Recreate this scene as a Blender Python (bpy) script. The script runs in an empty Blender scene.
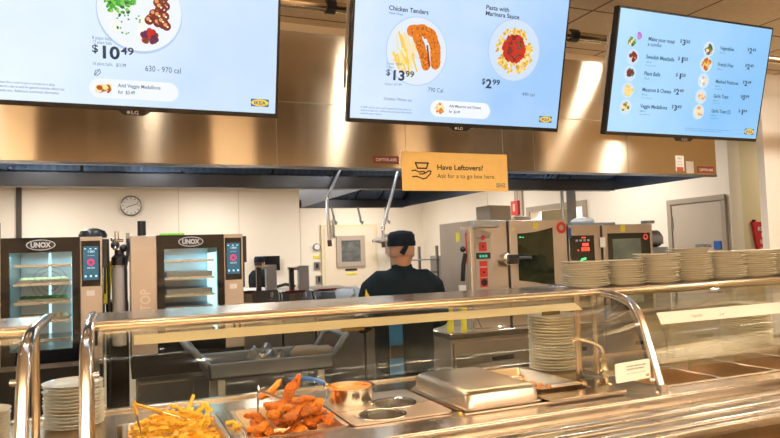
import bpy, bmesh, math, random
from mathutils import Vector, Matrix, Euler
random.seed(7)
C = bpy.context.scene.collection
PI = math.pi

# ------------------------------------------------------------------ materials
def lin(c):
    return tuple(((v/12.92) if v <= .04045 else ((v+.055)/1.055)**2.4) for v in c)
def rgb(r, g, b): return lin((r/255, g/255, b/255))
MATS = {}
def mat(name, col, rough=.5, metal=0., emit=0., ecol=None, bump=0., bscale=40., var=0., vscale=6., spec=None, aniso=None, stretch=(1,1,1), sss=0, coat=0):
    if name in MATS: return MATS[name]
    m = bpy.data.materials.new(name); m.use_nodes = True
    nt = m.node_tree; b = nt.nodes['Principled BSDF']
    b.inputs['Base Color'].default_value = (*col, 1); b.inputs['Roughness'].default_value = rough
    b.inputs['Metallic'].default_value = metal
    if coat: b.inputs['Coat Weight'].default_value = coat
    if spec is not None: b.inputs['Specular IOR Level'].default_value = spec
    if emit:
        b.inputs['Emission Color'].default_value = (*(ecol or col), 1); b.inputs['Emission Strength'].default_value = emit
    if sss:
        b.inputs['Subsurface Weight'].default_value = sss; b.inputs['Subsurface Radius'].default_value = (.01,.005,.003)
    geo = nt.nodes.new('ShaderNodeTexCoord')
    if bump or var:
        mp = nt.nodes.new('ShaderNodeMapping'); mp.inputs['Scale'].default_value = stretch
        nt.links.new(geo.outputs['Object'], mp.inputs['Vector'])
    if var:
        n = nt.nodes.new('ShaderNodeTexNoise'); n.inputs['Scale'].default_value = vscale; n.inputs['Detail'].default_value = 4
        nt.links.new(mp.outputs[0], n.inputs['Vector'])
        hsv = nt.nodes.new('ShaderNodeMapRange'); hsv.inputs[1].default_value = .3; hsv.inputs[2].default_value = .7
        hsv.inputs[3].default_value = 1-var; hsv.inputs[4].default_value = 1+var
        nt.links.new(n.outputs[0], hsv.inputs[0])
        mx = nt.nodes.new('ShaderNodeVectorMath'); mx.operation = 'SCALE'; mx.inputs[0].default_value = col
        nt.links.new(hsv.outputs[0], mx.inputs['Scale']); nt.links.new(mx.outputs[0], b.inputs['Base Color'])
        r2 = nt.nodes.new('ShaderNodeMath'); r2.operation = 'MULTIPLY'; r2.inputs[1].default_value = rough
        nt.links.new(hsv.outputs[0], r2.inputs[0]); nt.links.new(r2.outputs[0], b.inputs['Roughness'])
    if bump:
        n = nt.nodes.new('ShaderNodeTexNoise'); n.inputs['Scale'].default_value = bscale; n.inputs['Detail'].default_value = 5
        nt.links.new(mp.outputs[0], n.inputs['Vector'])
        bp = nt.nodes.new('ShaderNodeBump'); bp.inputs['Strength'].default_value = bump; bp.inputs['Distance'].default_value = .01
        nt.links.new(n.outputs[0], bp.inputs['Height']); nt.links.new(bp.outputs[0], b.inputs['Normal'])
    if aniso:
        b.inputs['Anisotropic'].default_value = aniso[0]
        t = nt.nodes.new('ShaderNodeCombineXYZ')
        for i in range(3): t.inputs[i].default_value = aniso[1][i]
        nt.links.new(t.outputs[0], b.inputs['Tangent'])
    MATS[name] = m
    return m

hoodm = mat('brushed hood steel', (.60,.51,.39), .23, 1, var=.05, vscale=1.6, aniso=(1.0,(0,0,1)), bump=.05, bscale=1.2)
steel = mat('counter steel', (.58,.51,.43), .24, 1, var=.12, vscale=5, bump=.03, bscale=8)
slidem = mat('tray slide steel', (.40,.345,.28), .28, 1, var=.15, vscale=7, stretch=(.3,2,1), bump=.04, bscale=6)
tubem = mat('polished tube', (.78,.75,.72), .16, 1)
coolst = mat('kitchen steel', (.31,.305,.30), .33, 1, var=.08, vscale=4)
combim = mat('combi oven steel', (.48,.43,.38), .42, 1, var=.05, vscale=5)
innerst = mat('hood inner steel', (.20,.23,.29), .36, 1, var=.1, vscale=3)
filterm = mat('hood filter steel', (.20,.28,.42), .30, 1, var=.15, vscale=9)
wellm = mat('well steel', (.72,.58,.42), .38, 1, var=.2, vscale=6)
panm = mat('food pan steel', (.66,.52,.38), .34, 1, var=.12, vscale=6)
lidm = mat('pan lid steel', (.70,.61,.54), .30, 1, var=.1, vscale=5, bump=.06, bscale=5)
black = mat('black plastic', (.012,.012,.014), .35)
blackg = mat('black glass', (.006,.007,.009), .08)
bezel = mat('screen bezel', (.008,.009,.012), .25)
rubber = mat('dark rubber', (.02,.02,.022), .6)
white = mat('white plastic', (.8,.78,.74), .4); bracketm = mat('bracket grey', (.34,.30,.25), .5)
plate = mat('plate china', (.90,.85,.72), .22, coat=.3)
wallm = mat('kitchen wall paint', rgb(240,230,214), .6, var=.03, vscale=1.2)
wall2 = mat('hallway wall paint', rgb(226,212,176), .6, var=.04, vscale=1.5)
colm = mat('front wall paint', rgb(240,235,228), .6, var=.02, vscale=2)
doorm = mat('door paint', rgb(186,172,154), .5, var=.03, vscale=2)
framem = mat('door frame paint', rgb(165,150,132), .5)
trimm = mat('trim white', rgb(238,228,212), .5)
floorm = mat('floor tile', (.17,.135,.10), .35, var=.15, vscale=5)
woodm = mat('counter front wood', (.17,.095,.035), .45, var=.25, vscale=3, stretch=(1,1,8))
red = mat('red plastic', (.62,.03,.03), .4)
redb = mat('red banner', (.60,.02,.03), .6)
yellow = mat('yellow sticker', (.85,.75,.05), .5)
blue = mat('blue plastic', (.02,.12,.42), .35)
bluesq = mat('door blue square', (.02,.11,.42), .5)
brownpl = mat('maker plate', (.20,.035,.015), .4)
kraft = mat('kraft board', rgb(240,203,125), .6, var=.03, vscale=30)
ink = mat('sign ink', (.012,.010,.010), .6)
grayink = mat('grey ink', (.22,.20,.20), .6)
logob = mat('logo blue', (.01,.08,.35), .5); logoy = mat('logo yellow', (.85,.62,.02), .5)
jacket = mat('chef jacket', (.004,.011,.017), .85, spec=.2, bump=.25, bscale=14)
trouserm = mat('dark trousers', (.012,.012,.015), .8)
capm = mat('chef cap cloth', (.006,.011,.020), .8, spec=.2, bump=.2, bscale=30)
skin = mat('skin', (.56,.30,.19), .5, sss=.1)
hairm = mat('short hair', (.03,.02,.015), .7)
bluecloth = mat('blue cloth', (.02,.14,.32), .8, bump=.3, bscale=60)
greypl = mat('grey cart plastic', (.13,.145,.165), .5, var=.08, vscale=10)
mittm = mat('quilted mitt', (.20,.165,.13), .9, bump=.5, bscale=40)
friesm = mat('fries', (1.0,.62,.06), .45, var=.08, vscale=25)
friestip = mat('fries darker', (.95,.50,.03), .5, var=.2, vscale=25)
chickm = mat('breaded chicken', (.85,.27,.02), .65, var=.4, vscale=38, bump=.9, bscale=90)
chickd = mat('breaded chicken dark', (.62,.16,.012), .65, var=.4, vscale=45, bump=.9, bscale=90)
saucem = mat('orange sauce', (.75,.27,.02), .3, var=.15, vscale=14, bump=.4, bscale=25)
meatm = mat('orange ball', (.72,.25,.03), .5, bump=.5, bscale=60)
yelgrip = mat('yellow grip', (.85,.45,.01), .4)
strip = mat('label strip paper', rgb(190,178,135), .6)
stripw = mat('label strip white', rgb(235,228,218), .55)
bread = mat('baked rolls', (.55,.36,.14), .7, var=.2, vscale=30)
greens = mat('greens', (.06,.18,.03), .7, var=.3, vscale=30)
boxm = mat('carton', (.74,.64,.50), .6)
hosem = mat('steel hose', (.55,.58,.63), .3, 1)
clearpl = None

def em(name, c, s=1.0):
    if name in MATS: return MATS[name]
    m = bpy.data.materials.new(name); m.use_nodes = True
    nt = m.node_tree; b = nt.nodes['Principled BSDF']
    b.inputs['Base Color'].default_value = (.01,.01,.01,1); b.inputs['Roughness'].default_value = .3
    b.inputs['Emission Color'].default_value = (*c, 1); b.inputs['Emission Strength'].default_value = s
    MATS[name] = m; return m

def screen_mat(name, c0, c1):      # backlit picture: soft cloudy blue
    m = bpy.data.materials.new(name); m.use_nodes = True
    nt = m.node_tree; b = nt.nodes['Principled BSDF']; L = nt.links.new
    b.inputs['Base Color'].default_value = (.01,.01,.01,1); b.inputs['Roughness'].default_value = .35
    tc = nt.nodes.new('ShaderNodeTexCoord'); n = nt.nodes.new('ShaderNodeTexNoise'); n.inputs['Scale'].default_value = 2.2; n.inputs['Detail'].default_value = 3
    sx = nt.nodes.new('ShaderNodeSeparateXYZ'); L(tc.outputs['Object'], n.inputs['Vector']); L(tc.outputs['Object'], sx.inputs[0])
    mr = nt.nodes.new('ShaderNodeMapRange'); mr.inputs[2].default_value = 1.09; L(sx.outputs['X'], mr.inputs[0])
    ad = nt.nodes.new('ShaderNodeMath'); ad.operation = 'ADD'; L(mr.outputs[0], ad.inputs[0])
    nm = nt.nodes.new('ShaderNodeMath'); nm.operation = 'MULTIPLY_ADD'; nm.inputs[1].default_value = 1.2; nm.inputs[2].default_value = -.6
    L(n.outputs[0], nm.inputs[0]); L(nm.outputs[0], ad.inputs[1])
    mx = nt.nodes.new('ShaderNodeMix'); mx.data_type = 'RGBA'; mx.inputs[6].default_value = (*c0,1); mx.inputs[7].default_value = (*c1,1)
    L(ad.outputs[0], mx.inputs[0]); L(mx.outputs[2], b.inputs['Emission Color']); b.inputs['Emission Strength'].default_value = 1.1
    return m

def glass_mat(name, tint, refl=1.0, rough=.02, base=.0):
    m = bpy.data.materials.new(name); m.use_nodes = True; nt = m.node_tree; nt.nodes.clear(); L = nt.links.new
    out = nt.nodes.new('ShaderNodeOutputMaterial'); tr = nt.nodes.new('ShaderNodeBsdfTransparent'); tr.inputs[0].default_value = (*tint,1)
    gl = nt.nodes.new('ShaderNodeBsdfGlossy'); gl.inputs['Roughness'].default_value = rough; gl.inputs[0].default_value = (.95,.97,.93,1)
    lw = nt.nodes.new('ShaderNodeLayerWeight'); lw.inputs[0].default_value = .5
    pw = nt.nodes.new('ShaderNodeMath'); pw.operation = 'POWER'; pw.inputs[1].default_value = 4.2; L(lw.outputs['Facing'], pw.inputs[0])
    fr = nt.nodes.new('ShaderNodeMath'); fr.operation = 'MULTIPLY_ADD'; fr.inputs[1].default_value = .75; fr.inputs[2].default_value = .010; L(pw.outputs[0], fr.inputs[0])
    mu = nt.nodes.new('ShaderNodeMath'); mu.operation = 'MULTIPLY_ADD'; mu.inputs[1].default_value = refl; mu.inputs[2].default_value = base; mu.use_clamp = True
    L(fr.outputs[0], mu.inputs[0]); mx = nt.nodes.new('ShaderNodeMixShader'); L(mu.outputs[0], mx.inputs[0]); L(tr.outputs[0], mx.inputs[1]); L(gl.outputs[0], mx.inputs[2])
    L(mx.outputs[0], out.inputs[0]); return m
guardglass = glass_mat('sneeze guard glass', (.95,.96,.93), 1.0, .06)
doorglass = glass_mat('oven door glass', (.80,.86,.88), 1.0)
darkglass = glass_mat('tinted oven glass', (.10,.14,.10), 1.2)
bagm = glass_mat('clear bag plastic', (.75,.75,.76), 2.0, .15, .12)

def ceiling_mat():
    m = bpy.data.materials.new('ceiling tile'); m.use_nodes = True; nt = m.node_tree; b = nt.nodes['Principled BSDF']; L = nt.links.new
    b.inputs['Roughness'].default_value = .85
    tc = nt.nodes.new('ShaderNodeTexCoord'); mp = nt.nodes.new('ShaderNodeMapping'); mp.inputs['Location'].default_value = (.5,.1,0)
    br = nt.nodes.new('ShaderNodeTexBrick'); br.offset = 0; br.inputs['Scale'].default_value = 1; br.inputs['Brick Width'].default_value = .6; br.inputs['Row Height'].default_value = .6
    br.inputs['Mortar Size'].default_value = .008; br.inputs['Color1'].default_value = (*rgb(232,212,180),1); br.inputs['Color2'].default_value = (*rgb(226,205,172),1); br.inputs['Mortar'].default_value = (*rgb(120,98,70),1)
    L(tc.outputs['Object'], mp.inputs[0]); L(mp.outputs[0], br.inputs[0])
    n = nt.nodes.new('ShaderNodeTexNoise'); n.inputs['Scale'].default_value = 60
    mx = nt.nodes.new('ShaderNodeMix'); mx.data_type = 'RGBA'; mx.blend_type = 'MULTIPLY'; mx.inputs[0].default_value = .3
    L(tc.outputs['Object'], n.inputs[0]); L(br.outputs[0], mx.inputs[6]); L(n.outputs[0], mx.inputs[7]); L(mx.outputs[2], b.inputs['Base Color'])
    return m
ceilm = ceiling_mat()

# ------------------------------------------------------------------ mesh helper
class M:
    def __init__(s): s.bm = bmesh.new()
    def face(s, pts, mi=0):
        f = s.bm.faces.new([s.bm.verts.new(p) for p in pts]); f.material_index = mi; return f
    def box(s, x0, x1, y0, y1, z0, z1, mi=0, rot=None, piv=None):
        vs = [Vector((x,y,z)) for x in (x0,x1) for y in (y0,y1) for z in (z0,z1)]
        if rot is not None:
            pv = Vector(piv) if piv else Vector(((x0+x1)/2,(y0+y1)/2,(z0+z1)/2))
            R = Euler(rot).to_matrix(); vs = [R @ (v-pv) + pv for v in vs]
        v = [s.bm.verts.new(p) for p in vs]
        for q in ((0,1,3,2),(4,6,7,5),(0,4,5,1),(2,3,7,6),(0,2,6,4),(1,5,7,3)):
            s.bm.faces.new([v[i] for i in q]).material_index = mi
        return s
    def loft(s, pts, rads, side=(1,0,0), n=12, mi=0, cap=True):
        pts = [Vector(p) for p in pts]; rings = []
        for i, p in enumerate(pts):
            t = (pts[min(i+1,len(pts)-1)] - pts[max(i-1,0)]).normalized()
            sd = Vector(side); sd = sd - t*sd.dot(t)
            if sd.length < 1e-3: sd = Vector((0,1,0)) - t*t.y
            if sd.length < 1e-3: sd = Vector((0,0,1)) - t*t.z
            sd.normalize(); nn = t.cross(sd)
            r = rads[i] if isinstance(rads, (list,tuple)) else rads
            a, b = r if isinstance(r, (list,tuple)) else (r, r)
            rings.append([s.bm.verts.new(p + sd*a*math.cos(k*2*PI/n) + nn*b*math.sin(k*2*PI/n)) for k in range(n)])
        for A, B in zip(rings, rings[1:]):
            for k in range(n):
                s.bm.faces.new((A[k],A[(k+1)%n],B[(k+1)%n],B[k])).material_index = mi
        if cap:
            s.bm.faces.new(rings[0][::-1]).material_index = mi; s.bm.faces.new(rings[-1]).material_index = mi
        return s
    def tube(s, pts, r, n=12, mi=0): return s.loft(pts, r, n=n, mi=mi)
    def cyl(s, p, q, r, n=20, mi=0): return s.loft([p,q], r, n=n, mi=mi)
    def lathe(s, c, prof, n=32, mi=0, axis='z', cap=True):
        c = Vector(c); rings = []
        for (r, h) in prof:
            ring = []
            for k in range(n):
                a = 2*PI*k/n; x, y = r*math.cos(a), r*math.sin(a)
                d = {'z':(x,y,h),'y':(x,h,y),'x':(h,x,y)}[axis]
                ring.append(s.bm.verts.new(c+Vector(d)))
            rings.append(ring)
        for A, B in zip(rings, rings[1:]):
            for k in range(n): s.bm.faces.new((A[k],A[(k+1)%n],B[(k+1)%n],B[k])).material_index = mi
        if cap and prof[0][0] > 1e-5: s.bm.faces.new(rings[0][::-1]).material_index = mi
        if cap and prof[-1][0] > 1e-5: s.bm.faces.new(rings[-1]).material_index = mi
        return s
    def prism(s, poly, a, b, axis='x', mi=0):
        def P(u, v, w): return {'x':(w,u,v),'y':(u,w,v),'z':(u,v,w)}[axis]
        A = [s.bm.verts.new(P(u,v,a)) for u,v in poly]; B = [s.bm.verts.new(P(u,v,b)) for u,v in poly]
        n = len(poly)
        for k in range(n): s.bm.faces.new((A[k],A[(k+1)%n],B[(k+1)%n],B[k])).material_index = mi
        s.bm.faces.new(A[::-1]).material_index = mi; s.bm.faces.new(B).material_index = mi
        return s
    def ball(s, c, r, mi=0, n=12, jit=0, scale=(1,1,1), rot=(0,0,0)):
        R = Euler(rot).to_matrix(); c = Vector(c); rings = []
        for i in range(1, n//2):
            th = PI*i/(n//2)
            rings.append([s.bm.verts.new(c + R@Vector((r*scale[0]*math.sin(th)*math.cos(2*PI*k/n)*(1+random.uniform(-jit,jit)), r*scale[1]*math.sin(th)*math.sin(2*PI*k/n)*(1+random.uniform(-jit,jit)), r*scale[2]*math.cos(th)))) for k in range(n)])
        t = s.bm.verts.new(c + R@Vector((0,0,r*scale[2]))); b = s.bm.verts.new(c + R@Vector((0,0,-r*scale[2])))
        for A, B in zip(rings, rings[1:]):
            for k in range(n): s.bm.faces.new((A[k],B[k],B[(k+1)%n],A[(k+1)%n])).material_index = mi
        for k in range(n):
            s.bm.faces.new((t,rings[0][k],rings[0][(k+1)%n])).material_index = mi
            s.bm.faces.new((b,rings[-1][(k+1)%n],rings[-1][k])).material_index = mi
        return s
    # flat pictures and lettering in the local x-z plane, facing -y
    def disc(s, u, v, r, y, mi=0, n=36, ry=None, a=0):
        ry = ry or r; ca, sa = math.cos(a), math.sin(a)
        pts = [(r*math.cos(2*PI*k/n), ry*math.sin(2*PI*k/n)) for k in range(n)]
        return s.face([(u+x*ca-z*sa, y, v+x*sa+z*ca) for x, z in pts], mi)
    def rect(s, u0, u1, v0, v1, y, mi=0): return s.face([(u0,y,v0),(u1,y,v0),(u1,y,v1),(u0,y,v1)], mi)
    def pill(s, u0, u1, v0, v1, y, mi=0):
        r = (v1-v0)/2; vc = (v0+v1)/2; p = []
        for k in range(13): a = -PI/2+PI*k/12; p.append((u1-r+r*math.cos(a), y, vc+r*math.sin(a)))
        for k in range(13): a = PI/2+PI*k/12; p.append((u0+r+r*math.cos(a), y, vc+r*math.sin(a)))
        return s.face(p, mi)
    def line(s, pts, w, y, mi=0):
        for (a, b) in zip(pts, pts[1:]):
            a = Vector(a); b = Vector(b); d = (b-a).normalized()*w/2; n = Vector((-d.y, d.x))
            q = [a-d-n, b+d-n, b+d+n, a-d+n]
            s.face([(p.x, y, p.y) for p in q], mi)
        return s
    def text(s, t, u, v, size, y, mi=0, bold=0., align='LEFT', width=None, rot=0., xf=None):
        cu = bpy.data.curves.new('t', 'FONT'); cu.body = t; cu.size = size; cu.align_x = align; cu.offset = bold*size; cu.resolution_u = 3
        o = bpy.data.objects.new('t', cu); C.objects.link(o)
        dg = bpy.context.evaluated_depsgraph_get(); me = bpy.data.meshes.new_from_object(o.evaluated_get(dg))
        bpy.data.objects.remove(o); bpy.data.curves.remove(cu)
        if len(me.vertices) == 0: bpy.data.meshes.remove(me); return s
        xs = [w.co.x for w in me.vertices]; k = 1
        if width: k = width/max(max(xs)-min(0,min(xs)), 1e-6)
        ca, sa = math.cos(rot), math.sin(rot)
        vs = []
        for w in me.vertices:
            x, z = w.co.x*k, w.co.y; p = (u+x*ca-z*sa, y, v+x*sa+z*ca)
            vs.append(s.bm.verts.new(xf(p) if xf else p))
        for p in me.polygons:
            try: s.bm.faces.new([vs[i] for i in p.vertices]).material_index = mi
            except ValueError: pass
        bpy.data.meshes.remove(me); return s
    def build(s, name, mats, parent=None, org=None, smooth=40, bevel=0., local=False, seg=2, mods=None):
        if not isinstance(mats, (list,tuple)): mats = [mats]
        if org is None: org = tuple(parent['_o']) if (parent is not None and not local) else (0,0,0)
        if not local: bmesh.ops.translate(s.bm, verts=s.bm.verts, vec=-Vector(org))
        bmesh.ops.recalc_face_normals(s.bm, faces=s.bm.faces) if not getattr(s,'flat',False) else None
        me = bpy.data.meshes.new(name); s.bm.to_mesh(me); s.bm.free()
        for m in mats: me.materials.append(m)
        o = bpy.data.objects.new(name, me); C.objects.link(o)
        if parent is not None: o.parent = parent
        else: o.location = org
        o['_o'] = list(org)
        if smooth:
            me.shade_smooth() if hasattr(me,'shade_smooth') else None
            try: me.set_sharp_from_angle(angle=math.radians(smooth))
            except Exception: pass
        if bevel:
            md = o.modifiers.new('bevel','BEVEL'); md.width = bevel; md.segments = seg; md.limit_method = 'ANGLE'; md.angle_limit = math.radians(40)
        return o

def tag(o, label=None, cat=None, group=None, kind=None):
    if label: o['label'] = label
    if cat: o['category'] = cat
    if group: o['group'] = group
    if kind: o['kind'] = kind
    return o
def thing(name, label, cat, loc=(0,0,0), rot=(0,0,0), group=None):
    o = bpy.data.objects.new(name, None); C.objects.link(o); o.location = loc; o.rotation_euler = rot; o.empty_display_size = .1
    o['_o'] = list(loc); return tag(o, label, cat, group)
def struct(o): o['kind'] = 'structure'; return o

def bake(m, name, mats, parent, voxel=.01, smooth=6):
    o = m.build('tmp', mats, parent, smooth=0)
    md = o.modifiers.new('r','REMESH'); md.mode = 'VOXEL'; md.voxel_size = voxel; md.use_smooth_shade = True
    sm = o.modifiers.new('s','SMOOTH'); sm.iterations = smooth; sm.factor = .5
    dg = bpy.context.evaluated_depsgraph_get(); dg.update()
    me = bpy.data.meshes.new_from_object(o.evaluated_get(dg)); me.name = name
    org = list(o['_o']); old = o.data; bpy.data.objects.remove(o); bpy.data.meshes.remove(old)
    me.materials.clear()
    for x in (mats if isinstance(mats,(list,tuple)) else [mats]): me.materials.append(x)
    p = bpy.data.objects.new(name, me); C.objects.link(p); p['_o'] = org
    if parent is not None: p.parent = parent
    me.shade_smooth(); return p

# ------------------------------------------------------------------ setting
def S(name, x0,x1,y0,y1,z0,z1, m):
    return struct(M().box(x0,x1,y0,y1,z0,z1).build(name, m, smooth=0, org=((x0+x1)/2,(y0+y1)/2,z0)))
CZ = 2.89
S('floor', -6.2,8.2,-4.2,12.8,-.1,0, floorm)
c = struct(M().box(-6.2,8.2,-4.2,12.8,CZ,CZ+.1).build('ceiling', ceilm, smooth=0, org=(0,0,0)))
S('wall_back', -6,6,12.6,12.8,0,CZ, wallm)
S('wall_left', -6.2,-6,-4.2,12.8,0,CZ, wallm)
S('wall_front', -6,8.2,-4.2,-4,0,CZ, mat('dining wall', (.42,.33,.24), .7))
# right kitchen wall, with an opening for the doorway
W = M(); W.box(6,6.2,5.0,7.35,0,CZ).box(6,6.2,8.62,12.8,0,CZ).box(6,6.2,7.35,8.62,2.13,CZ)
struct(W.build('wall_right', wallm, smooth=0, org=(6.1,8,0)))
S('wall_hallway', 6.2,8.0,5.0,5.2,0,CZ, wall2)
S('wall_service', 4.74,8.0,3.60,3.66,0,CZ, colm).location.x += 0
S('wall_end', 8,8.2,-4,12.8,0,CZ, wall2)
S('trim_1', 5.97,6.07,4.955,5.0,0,CZ, trimm)
S('wall_corridor', 7.3,7.35,7.0,9.2,0,CZ, colm)
T = M(); T.box(5.97,6.0,7.27,7.35,0,2.12).box(5.97,6.0,8.62,8.70,0,2.12).box(5.97,6.0,7.27,8.70,2.12,2.20)
struct(T.build('door_1', framem, smooth=0, org=(6,8,0)))
# wall panel seams and floor base
for i, y in enumerate((9.9,)):
    S('trim_2', 5.985,6.0,y,y+.02,0,CZ, trimm)
B = M()
for x in (-4.0,-2.2,1.0,2.1,3.3): B.box(x,x+.012,12.592,12.6,.1,CZ)
struct(B.build('trim_3', mat('seam', rgb(214,200,178), .6), smooth=0, org=(0,12.6,0)))
S('trim_4', -1.62,-1.54,12.54,12.6,0,CZ, mat('seam dark', rgb(70,60,50), .5))
S('baseboard_back', -6,6,12.58,12.6,0,.12, doorm)
S('baseboard_right', 5.98,6.0,8.7,12.6,0,.12, doorm)
# soffit strip over the hood
S('trim_5', -6,4.25,3.60,3.66,2.845,CZ, mat('soffit', rgb(214,192,160), .6))
S('trim_6', -.2,2.4,12.55,12.6,2.0,2.04, wallm) if False else None
# electrical door in the right wall
d = struct(M().box(5.955,6.0,5.06,5.74,0,2.0).build('door_2', doorm, smooth=0, bevel=.004, org=(6,5.4,0)))
fr = M().box(5.94,6.0,5.0,5.06,0,2.0).box(5.94,6.0,5.74,5.80,0,2.0).box(5.94,6.0,5.0,5.80,2.0,2.06).build('door_frame', framem, d, bevel=.004)
M().box(5.945,5.955,5.725,5.75,1.72,1.86).box(5.945,5.955,5.725,5.75,.9,1.04).build('hinge', coolst, d)
M().box(5.945,5.954,5.085,5.175,1.475,1.565).build('blue_square', bluesq, d)
def xr(p): return (5.948, 5.42-p[0], p[2])
t = M(); t.text('ELECTRICAL', 0,1.497,.050,0, mi=0, bold=.02, width=.215, xf=xr); t.build('door_lettering', mat('door lettering', (.07,.07,.11), .5), d, smooth=0)
M().cyl((5.95,5.12,1.02),(5.89,5.12,1.02),.012).cyl((5.89,5.12,1.02),(5.89,5.23,1.02),.011).build('door_handle', coolst, d)
# walk-in door on the far wall
d = struct(M().box(3.78,4.86,12.53,12.6,0,2.10).build('door_3', mat('walk-in door panel', rgb(232,216,192), .5), smooth=0, bevel=.006, org=(4.3,12.6,0)))
M().box(3.72,3.78,12.54,12.6,0,2.10).box(4.86,4.92,12.54,12.6,0,2.10).box(3.72,4.92,12.54,12.6,2.10,2.16).build('door_frame', wall2, d, bevel=.004)
f = M().box(4.02,4.12,12.49,12.53,1.30,1.93).box(4.53,4.63,12.49,12.53,1.30,1.93).box(4.12,4.53,12.49,12.53,1.83,1.93).box(4.12,4.53,12.49,12.53,1.30,1.40).build('window_frame', mat('window frame', rgb(176,160,146), .4), d, bevel=.004)
M().box(4.12,4.53,12.515,12.53,1.40,1.83).build('pane', mat('dim pane', (.12,.13,.13), .15, var=.5, vscale=7), d)
M().box(4.20,4.45,12.52,12.53,1.22,1.26).build('door_plaque', black, d)
M().box(4.22,4.44,12.52,12.53,1.14,1.18).build('door_sticker', yellow, d)
M().tube([(3.98,12.52,2.28),(3.95,12.45,2.22),(3.95,12.45,1.96),(3.98,12.52,1.92)],.025).build('door_pull', coolst, d)

# ------------------------------------------------------------------ exhaust hoods
def hood(label, x0, x1, y0, y1, zb, zt, nfilt, loc):
    h = thing('exhaust_hood', label, 'exhaust hood', loc)
    big = zt > 2.6
    fm = hoodm if big else innerst
    f = M().box(x0,x1,y0,y0+.012,zb,zt).build('front_panel', fm, h, smooth=0)
    if big:
        s = M()
        s.box(x0,x1,y0-.0015,y0,2.428,2.431)
        for x in (-2.1,-.55,.82,2.55,3.35): s.box(x,x+.003,y0-.0015,y0,zb,2.43)
        s.build('panel_seam', mat('seam steel', (.32,.27,.20), .4, 1), h)
    M().box(x0,x1,y0-.004,y0+.03,zb-.012,zb+.002).build('front_lip', innerst, h)
    M().box(x0,x1,y1-.10,y1,zb-.005,zb+.09).build('rear_gutter', mat('gutter steel', (.13,.125,.13), .33, 1, var=.1), h, bevel=.004)
    M().box(x0,x1,y1,y1+.01,zb,zt).build('rear_panel', innerst, h)
    M().box(x1-.012,x1,y0+.012,y1,zb,zt).build('end_panel', innerst, h); M().box(x0,x0+.012,y0+.012,y1,zb,zt).build('end_panel', innerst, h)
    zi = min(zt-.03, zb+.5)
    M().box(x0+.012,x1-.012,y0+.012,y1,zi,zi+.02).build('canopy_top', innerst, h)
    w = (x1-x0-.04)/nfilt; g = M()
    for i in range(nfilt):
        a = x0+.02+i*w
        yb, za, yt, zc = y1-.10, zb+.09, y1-.45, zi
        def sp(u, off=0): return (yb+(yt-yb)*u, za+(zc-za)*u)
        A, Bq = sp(.02), sp(.98)
        g.face([(a+.01,A[0],A[1]),(a+w-.01,A[0],A[1]),(a+w-.01,Bq[0],Bq[1]),(a+.01,Bq[0],Bq[1])], 0)
        k = 12 if big else 8
        for j in range(k):
            xx = a+.02+(w-.04)*(j+.5)/k
            g.face([(xx-.012,A[0]-.012,A[1]-.006),(xx+.012,A[0]-.012,A[1]-.006),(xx+.012,Bq[0]-.012,Bq[1]-.006),(xx-.012,Bq[0]-.012,Bq[1]-.006)], 1)
    g.build('grease_filter', [filterm, mat('filter slat', (.17,.24,.37), .32, 1)], h, smooth=0)
    return h
h1 = hood('long brushed steel exhaust hood running above the ovens behind the menu screens', -3.4,4.21,3.60,4.80,2.06,2.845,12,(.4,4.2,2.06))
for x in (-.56,.25,1.6,3.2):
    l = M().lathe((x,4.15,2.52),[(.09,.04),(.09,0),(.06,-.04),(.0,-.05)],n=20).build('hood_lamp', em('hood lamp glow', (.85,.93,1.0), 6), h1)
M().text('CAPTIVE-AIRE',1.416,2.103,.026,3.5945,mi=1,width=.138).box(1.405,1.568,3.596,3.6,2.088,2.134,mi=0).build('maker_plate', [brownpl, white], h1, smooth=0)
M().text('CAPTIVE-AIRE',4.03,2.09,.026,3.5945,mi=1,width=.138).box(4.018,4.182,3.596,3.6,2.076,2.125,mi=0).build('maker_plate', [brownpl, white], h1, smooth=0)
s = M().box(3.80,3.88,3.597,3.6,2.085,2.20,mi=0).box(3.808,3.872,3.5955,3.597,2.085,2.115,mi=1)
s.text('FIRE',3.815,2.172,.022,3.5955,mi=2,width=.045).text('SYSTEM',3.812,2.150,.014,3.5955,mi=2,width=.05).text('CAUTION',3.812,2.13,.012,3.5955,mi=1,width=.055)
s.build('notice_sticker', [white, mat('sticker red',(.45,.08,.03),.5), grayink], h1, smooth=0)
M().box(3.90,3.975,3.597,3.6,2.07,2.16).build('notice_sticker', mat('sticker beige',(.45,.40,.33),.5), h1)
h2 = hood('smaller steel canopy hood hanging far back above the kitchen island', 1.90,3.17,5.05,7.25,2.10,2.42,4,(2.5,6.1,2.1))
for i, x in enumerate((2.24,2.56,2.90)):
    r = M().cyl((x,7.12,2.10),(x+.03,7.12,1.97),.012,10,0).tube([(x+.03,7.12,1.97),(x+.032,7.12,1.93),(x+.045,7.10,1.90),(x+.055,7.10,1.93)],.014,8,1)
    tag(r.build('hook_rod',[hosem, white],org=(x,7.12,2.1)), ('left','middle','right')[i]+' short steel hook rod hanging under the far canopy hood edge','hook rod','hook rods under the far hood')
for (a,b,cc,lab) in (((1.585,4.6,2.30),(1.414,4.6,1.976),(1.425,4.6,1.66),'bent steel water hose dropping from the hood, left of the chef'),((2.03,4.6,2.30),(1.854,4.6,1.743),(1.852,4.6,1.64),'slanting steel water hose dropping from the hood just above the chef cap')):
    t = thing('drop_hose', lab, 'hose', b)
    M().tube([a,b,cc],.013,10).build('steel_pipe', hosem, t)
    M().cyl(cc,(cc[0]+.004,cc[1],cc[2]-.045),.017,10).build('nozzle', mat('nozzle dark',(.08,.03,.02),.4), t)
    M().cyl((b[0],b[1],b[2]-.012),(b[0],b[1],b[2]+.012),.017,10).build('collar', tubem, t)
for x,y in ((3.67,5.02),(3.80,5.02)):
    pass
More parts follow.
